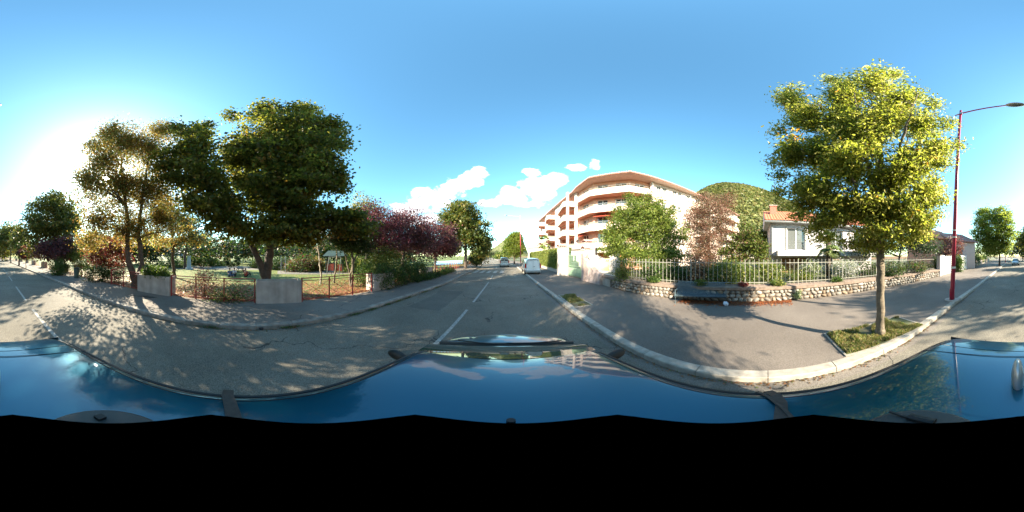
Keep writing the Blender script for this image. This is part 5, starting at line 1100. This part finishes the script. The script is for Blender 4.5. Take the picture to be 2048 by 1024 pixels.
shrub('wall_weed', 'pale green weed growing out of the stone wall', 'plant', [(wallx(-1.3)-.06, -1.3, .36, .1, .16, .2)], 500, .03, [((.22, .27, .14), 1)], z0=.12, cs=.05, stems=0)
shrub('wall_weed', 'dark red plant on top of the wall next to the bench', 'plant', [(wallx(1.0)+.12, 1.05, .86, .12, .22, .08)], 500, .03, [((.16, .04, .035), 1)], z0=.8, cs=.05, stems=0)
p = gp(1452, 612, .105)
m = MB(); m.ell((p[0], p[1], .19), (.11, .1, .08), 10, 7); m.v = [tuple(Vector(q)+Vector((1, 1, 1))*.05*noise.noise(Vector(q)*14)) for q in m.v]
tag(m.build('plastic_bag', M['clothw']), 'crumpled pale plastic bag under the end of the bench', 'bag')
p = gp(522, 658, 0); tag(MB().ell((p[0]+.03, p[1], .03), (.05, .07, .045), 9, 6).build('drain_hole_lump', M['black']), 'small black lump standing in for a drain hole at the park side kerb', 'stone')  # black lump put in place of the dark drain hole
# ------------------------------------------------------------------ people, playground, monument
def person(label, u, d, rz, shirt, trou, lean=0.):
    x, y = pol(u, d); g = thing('person', label, 'person', (x, y, .1), rz, 'people resting on the lawn'); wm = WM.pop(g.name)
    J = {'pelvis': (0, 0, .13, .13), 'chest': (0, -.08-lean, .42, .125), 'neck': (0, -.08-lean, .60, .05), 'head': (0, -.05-lean, .72, .085), 'top': (0, -.06-lean, .80, .06)}
    V = [J[k] for k in ('pelvis', 'chest', 'neck', 'head', 'top')]; E = [(0, 1), (1, 2), (2, 3), (3, 4)]
    def chain(start, pts):
        prev = start
        for p_ in pts: V.append(p_); E.append((prev, len(V)-1)); prev = len(V)-1
    for s_ in (-1, 1):
        chain(1, [(s_*.17, -.08-lean, .52, .055), (s_*.24, .02, .33, .042), (s_*.16, .22, .30, .032), (s_*.13, .28, .31, .035)])
        chain(0, [(s_*.1, .05, .11, .085), (s_*.16, .38, .40 if s_ > 0 else .22, .06), (s_*.14, .62, .08, .045), (s_*.14, .76, .05, .035)])
    def skin(nm, VV, EE, grow, mt, par, sub=1):
        me = bpy.data.meshes.new(nm); me.from_pydata([v[:3] for v in VV], EE, []); me.materials.append(M[mt]); o = bpy.data.objects.new(nm, me); COL.objects.link(o); o.parent = par
        sk = o.modifiers.new('skin', 'SKIN'); 
        for i, v in enumerate(VV): me.skin_vertices[0].data[i].radius = (v[3]*grow, v[3]*grow)
        me.skin_vertices[0].data[0].use_root = True
        sb = o.modifiers.new('sub', 'SUBSURF'); sb.levels = sb.render_levels = sub; return o
    if True:
        me = bpy.data.meshes.new('b')
    def mk(nm, ids, grow, mt):
        idm = {j: i for i, j in enumerate(ids)}; return nm, [V[j] for j in ids], [(idm[a], idm[b]) for a, b in E if a in idm and b in idm], grow, mt
    for nm, VV, EE, gr, mt in (('body', V, E, .96, 'skin'), mk('shirt', [0, 1, 5, 6, 13, 14], 1.14, shirt), mk('trousers', [0, 9, 10, 11, 17, 18, 19], 1.16, trou)):
        me = bpy.data.meshes.new(nm); me.from_pydata([v[:3] for v in VV], EE, []); me.materials.append(M[mt]); o = bpy.data.objects.new(nm, me); COL.objects.link(o); o.parent = g
        o.modifiers.new('skin', 'SKIN')
        sl = me.skin_vertices[0].data if me.skin_vertices else None
        if sl is None:
            bpy.context.view_layer.update(); sl = me.skin_vertices[0].data
        for i, v in enumerate(VV): sl[i].radius = (v[3]*gr, v[3]*gr)
        sl[0].use_root = True; sb = o.modifiers.new('sub', 'SUBSURF'); sb.levels = sb.render_levels = 2
    h = MB().ell((0, -.075-lean, .77), (.088, .10, .085), 10, 7).build('hair', M['hair'], None, smooth=True); h.parent = g
    WM[g.name] = wm
person('seated person in a blue top, leftmost of the three on the lawn', 460, 15.8, R(-60), 'clothb', 'clothb')
person('seated person in a pale top, middle of the three on the lawn', 468, 16.2, R(-100), 'clothw', 'clothk', .05)
person('seated person in a red top apart from the pair on the lawn', 492, 15.6, R(60), 'clothr', 'clothk')
x, y = pol(480, 17.5); g = thing('picnic_table', 'dark wooden picnic table behind the people on the lawn', 'table', (x, y, .1)); F = Fr((x-.9, y-.2), (x+.9, y+.2))
for k in range(4): MB().fbox(F, 0, F.L, -.36+k*.18, -.2+k*.18, .78, .82).build('plank', M['barkd'], g)
for t in (-.7, .58): MB().fbox(F, 0, F.L, t, t+.16, .48, .52).build('plank', M['barkd'], g)
for s_ in (.25, F.L-.25):
    for sg in (-1, 1): MB().tube([F(s_, sg*.62, .1), F(s_, sg*.2, .775)], .035, 5).build('leg', M['barkd'], g)
    MB().fbox(F, s_-.03, s_+.03, -.68, .68, .42, .478).build('cross_beam', M['barkd'], g)
x, y = pol(378, 24); g = thing('stone_monument', 'blue grey stone monument on the lawn beside the cedar', 'monument', (x, y, .1))
MB().box(x-.45, x+.45, y-.45, y+.45, .1, .35).build('base', M['bluestone'], g); m = MB(); m.hexa([(x-.26, y-.26, .352), (x+.26, y-.26, .352), (x+.26, y+.26, .352), (x-.26, y+.26, .352), (x-.17, y-.17, 2.0), (x+.17, y-.17, 2.0), (x+.17, y+.17, 2.0), (x-.17, y+.17, 2.0)]); m.build('shaft', M['bluestone'], g)
MB().box(x-.22, x+.22, y-.22, y+.22, 2.002, 2.12).build('cap', M['bluestone'], g)
# play tower with ladder
x, y = pol(655, 18.5); g = thing('play_tower', 'playground hut with red panels and a green roof', 'play equipment', (x, y, .1)); F = Fr(pol(652, 19.5), pol(686, 19)); L = F.L
for s_ in (0, L*.5, L):
    for t in (0, -1.2): MB().fbox(F, s_-.05, s_+.05, t-.05, t+.05, .1, 2.1).build('post', M['playgreen'], g)
for s_ in (.08, L*.5+.08): MB().fbox(F, s_, s_+L*.5-.16, -.02, .02, .35, 1.15).build('side_panel', M['playred'], g); MB().fbox(F, s_, s_+L*.5-.16, -1.22, -1.18, .35, 1.15).build('side_panel', M['playred'], g)
MB().add([F(-.3, .4, 2.1), F(L+.3, .4, 2.1), F(L+.3, -1.6, 2.1), F(-.3, -1.6, 2.1), F(.1, -.6, 2.75), F(L-.1, -.6, 2.75)], [(3, 2, 1, 0), (0, 1, 5, 4), (1, 2, 5), (2, 3, 4, 5), (3, 0, 4)]).build('roof', M['playgreen'], g)
x, y = pol(566, 19); g = thing('climbing_ladder', 'pale metal climbing frame ladder in the playground', 'play equipment', (x, y, .1)); F = Fr((x-.3, y), (x+.3, y+.15)); F = Fr(pol(562, 19), pol(571, 19))
for s_ in (0, F.L): MB().tube([F(s_, 0, .1), F(s_, -.3, 2.0)], .03, 6).build('side_rail', M['metal'], g)
for z in np.arange(.35, 1.95, .27): MB().tube([F(0, -.3*(z-.1)/1.9, z), F(F.L, -.3*(z-.1)/1.9, z)], .018, 5).build('rung', M['metal'], g)
g = thing('swing_frame', 'green metal swing frame beside the playground hut', 'play equipment', (*pol(672, 16), .1)); F = Fr(pol(658, 16), pol(682, 15.4))
for s_ in (0, F.L): MB().tube([F(s_, .5, .1), F(s_, 0, 2.0), F(s_, -.5, .1)], .03, 6).build('leg', M['playgreen'], g)
MB().tube([F(0, 0, 2.0), F(F.L, 0, 2.0)], .03, 6).build('cross_beam', M['playgreen'], g)
# ------------------------------------------------------------------ the camera car
CY = R(2.2)
car = thing('camera_car', 'glossy blue hatchback carrying the camera, parked in the lane by the kerb', 'car', (.01, 0, 0), CY)
wmc = WM.pop(car.name)
def CB(mb, nm, mt, par=None, **k):
    o = mb.build(nm, M[mt], None, **k); o.parent = par or car; return o
def zroof(x, y):
    z = 1.42-.16*x**4-(.07*y**4 if y > 0 else .028*y**4)
    return z
RY = np.linspace(-1.30, 1.02, 47)
def rw(y): return float(np.interp(y, [-1.30, -1.27, -1.2, -1.05, -.6, 0, .5, 1.02], [.50, .55, .575, .60, .625, .63, .635, .63]))
def roofsheet(y0, y1, ny, dz=0, nx=40, inset=0.):
    v = []; f = []
    for j in range(ny+1):
        y = y0+(y1-y0)*j/ny; w = rw(y)-inset
        for i in range(nx+1):
            q = -1+2*i/nx; x = w*q; e = max(0, abs(q)-.93)/.07
            v.append((x, y+(0.05*(1-q*q) if y > 1 else 0)*0, zroof(x, y)+dz-.03*e*e))
    for j in range(ny):
        for i in range(nx): a = j*(nx+1)+i; f.append((a, a+1, a+nx+2, a+nx+1))
    return MB().add(v, f)
CB(roofsheet(-1.08, 1.02, 60), 'roof', 'carblue', smooth=True)
tg = CB(roofsheet(-1.30, -1.09, 8), 'tailgate_top', 'carblue', smooth=True)
CB(roofsheet(-1.092, -1.078, 1, -.01), 'tailgate_seam', 'black')
# arched panel seam and edge trims
CB(MB().tube([(x, -.93-.06*(1-(x/.6)**2), zroof(x, -.95)+.0005) for x in np.linspace(-.6, .6, 25)], .0028, 4), 'roof_seam', 'black')
for s_ in (-1, 1):
    ys = np.linspace(-1.24, 1.0, 40)
    CB(MB().tube([(s_*(rw(y)+.006), y, zroof(rw(y), y)-.030) for y in ys], .011, 6), 'roof_trim', 'black')
    CB(MB().tube([(s_*(rw(y)-.055), y, zroof(rw(y)-.055, y)+.0003) for y in ys], .0022, 4), 'roof_ditch', 'black')
    # side glass and pillars, from the roof edge down to the shoulder
    v = []; f = []
    for y in ys: v += [(s_*(rw(y)+.012), y, zroof(rw(y), y)-.045), (s_*.80, y*1.05, .98)]
    for i in range(39): f.append((2*i, 2*i+1, 2*i+3, 2*i+2))
    CB(MB().add(v, f), 'side_window', 'glass')
# front and rear glass
v = []; f = []
for j in range(9):
    q = j/8; y = 1.03+(1.80-1.03)*q; z0 = 1.345+(1.0-1.345)*q+.04*math.sin(math.pi*q)
    for i in range(25):
        a = -1+2*i/24; w = .625+.14*q; v.append((w*a, y-.10*a*a*q, z0-.03*a*a))
for j in range(8):
    for i in range(24): a = j*25+i; f.append((a, a+1, a+26, a+25))
CB(MB().add(v, f), 'windscreen', 'glassscreen' if 'glassscreen' in M else M.setdefault('glassscreen', glassy('windscreen', (.05, .07, .055), .03)) and 'glassscreen', smooth=True)
CB(MB().tube([(x, 1.82-.12*(x/.75)**2, 1.0) for x in np.linspace(-.74, .74, 21)], .028, 6), 'cowl', 'black')
for (xa, xb) in ((-.55, .05), (.0, .6)): CB(MB().tube([(xa, 1.80, 1.035), (xb, 1.72, 1.06)], .008, 5), 'wiper', 'black')
v = []; f = []
for j in range(13):
    q = j/12; y = 1.86+.62*q; z0 = .985-.02*q-.16*q**2.6
    for i in range(21):
        a = -1+2*i/20; w = .74-.09*q**2; v.append((w*a, y-.10*a*a, z0-.07*abs(a)**3+.01*math.cos(a*6)))
for j in range(12):
    for i in range(20): a = j*21+i; f.append((a, a+1, a+22, a+21))
CB(MB().add(v, f), 'bonnet', 'carblue', smooth=True)
bs = [(-1.55, .45, .7, .86, .70, .6), (-1.5, .3, .8, .95, .8, .7), (-1.2, .27, .85, .98, .85, .78), (.0, .25, .85, .98, .86, .8), (1.2, .26, .85, .97, .86, .8), (1.9, .27, .8, .93, .84, .72), (2.4, .3, .65, .80, .76, .6), (2.5, .4, .55, .6, .6, .4)]
vv, ff = loft(bs); b = CB(MB().add(vv, ff), 'body', 'carblue', smooth=True); md = b.modifiers.new('sub', 'SUBSURF'); md.levels = md.render_levels = 2
CB(MB().add([(-.56, -1.31, 1.33), (.56, -1.31, 1.33), (.66, -1.5, .95), (-.66, -1.5, .95)], [(0, 1, 2, 3)]), 'rear_window', 'glass')
for (x, y) in ((-.76, -1.05), (.76, -1.05), (-.76, 1.75), (.76, 1.75)):
    w = CB(MB().tube([(x-.09, y, .3), (x-.07, y, .3), (x+.07, y, .3), (x+.09, y, .3)], [.28, .3, .3, .28], 22), 'wheel', 'tyre'); s_ = .1 if x > 0 else -.1
    CB(MB().tube([(x+s_*.85, y, .3), (x+s_, y, .3)], [.19, .15], 14), 'rim', 'metal', w)
for s_ in (-1, 1):
    mi = CB(MB().ell((s_*.98, 1.24, 1.0), (.12, .045, .06), 14, 9), 'side_mirror', 'black', smooth=True); CB(MB().tube([(s_*.80, 1.2, .96), (s_*.92, 1.2, .98)], .03, 6), 'mirror_arm', 'black', mi)
CB(MB().ell((-.01, -.71, 1.455), (.03, .085, .115), 14, 10), 'antenna_fin', 'carsilver', smooth=True)
WM[car.name] = wmc
# straps over the roof edge
def strap(name, label, pts, w):
    m = MB(); v = []; f = []
    for i, p in enumerate(pts):
        p = Vector(p); q = Vector(pts[min(i+1, len(pts)-1)])-Vector(pts[max(i-1, 0)]); s_ = Vector((-q.y, q.x, 0)).normalized()*w/2
        n_ = q.cross(s_).normalized()*.0022
        v += [p-s_-n_, p+s_-n_, p+s_+n_, p-s_+n_]
    for i in range(len(pts)-1):
        for k in range(4): f.append((i*4+k, i*4+(k+1) % 4, (i+1)*4+(k+1) % 4, (i+1)*4+k))
    f += [(0, 1, 2, 3), (4*len(pts)-1, 4*len(pts)-2, 4*len(pts)-3, 4*len(pts)-4)]
    return tag(m.add(v, f).build(name, M['strap']), label, 'strap')
def rp(u, d, dz=.005): x, y = pol(u, d); return (x, y, zroof(x, y)+dz)
strap('tie_strap', 'flat black webbing strap over the park side edge of the blue roof', [rp(472, .36, .012), rp(466, .46, .012), rp(460, .54, .012), rp(455, .60, .008), (-.672, -.115, 1.365), (-.70, -.12, 1.28)], .045)
strap('tie_strap', 'twisted black webbing strap over the kerb side edge of the blue roof', [rp(1562, .36, .012), rp(1562, .45, .012), rp(1563, .54, .014), rp(1552, .60, .012), (.672, .0, 1.365), (.70, 0, 1.28)], .04)
strap('tie_strap', 'narrow loose strap end crossing the kerb side strap', [rp(1590, .42, .02), rp(1565, .50, .022), rp(1542, .57, .014), rp(1530, .61, .010), (.66, .045, 1.37)], .014)
# camera rig on the roof; its black plate is added to fill the empty nadir
rig = thing('camera_rig', 'matt black plate added to fill the empty nadir, with mast, on the blue roof', 'camera mount', (0, 0, 1.42))
pts = []
pk_u = [(25, 828), (422, 829), (830, 830), (1235, 828), (1627, 829)]
for i in range(5):
    u0 = pk_u[i][0]; u1 = pk_u[(i+1) % 5][0]+(2048 if i == 4 else 0)
    for k in range(12):
        q = k/12; u = u0+(u1-u0)*q; v = 829+17.5*math.sin(math.pi*q)**1.15; d = .60/math.tan(R((v-512)*K)); x, y = pol(u, d); pts.append((x, y))
MB().prism(pts[::-1], 1.470, 1.50).build('nadir_fill_plate', M['nadir_black'], rig)
MB().tube([(0, 0, 1.50), (0, 0, 1.88)], .045, 20).build('mast', M['nadir_black'], rig)
for (u, nm) in ((205, 'rear park side'), (1838, 'rear kerb side')):
    x, y = pol(u, .335); MB().tube([(x, y, zroof(x, y)), (x, y, zroof(x, y)+.022), (x, y, zroof(x, y)+.03)], [.14, .14, .13], 32).build('magnet_foot', mat('grey rubber', (.05, .055, .055), .6, 0), rig)
for u in (1022,): x, y = pol(u, .40); MB().tube([(x, y, 1.415), (x, y, 1.468)], .012, 10).build('bolt', M['black'], rig)
x, y = pol(200, .42); MB().box(x-.012, x+.012, y-.012, y+.012, 1.43, 1.469).build('bracket', M['black'], rig)
x, y = pol(1845, .41); MB().tube([(x-.035, y-.0, 1.462), (x+.035, y+.01, 1.462)], .018, 8).build('bracket', M['black'], rig); MB().tube([(x, y, 1.44), (x+.09, y+.03, 1.47)], .006, 6).build('lever', M['black'], rig)
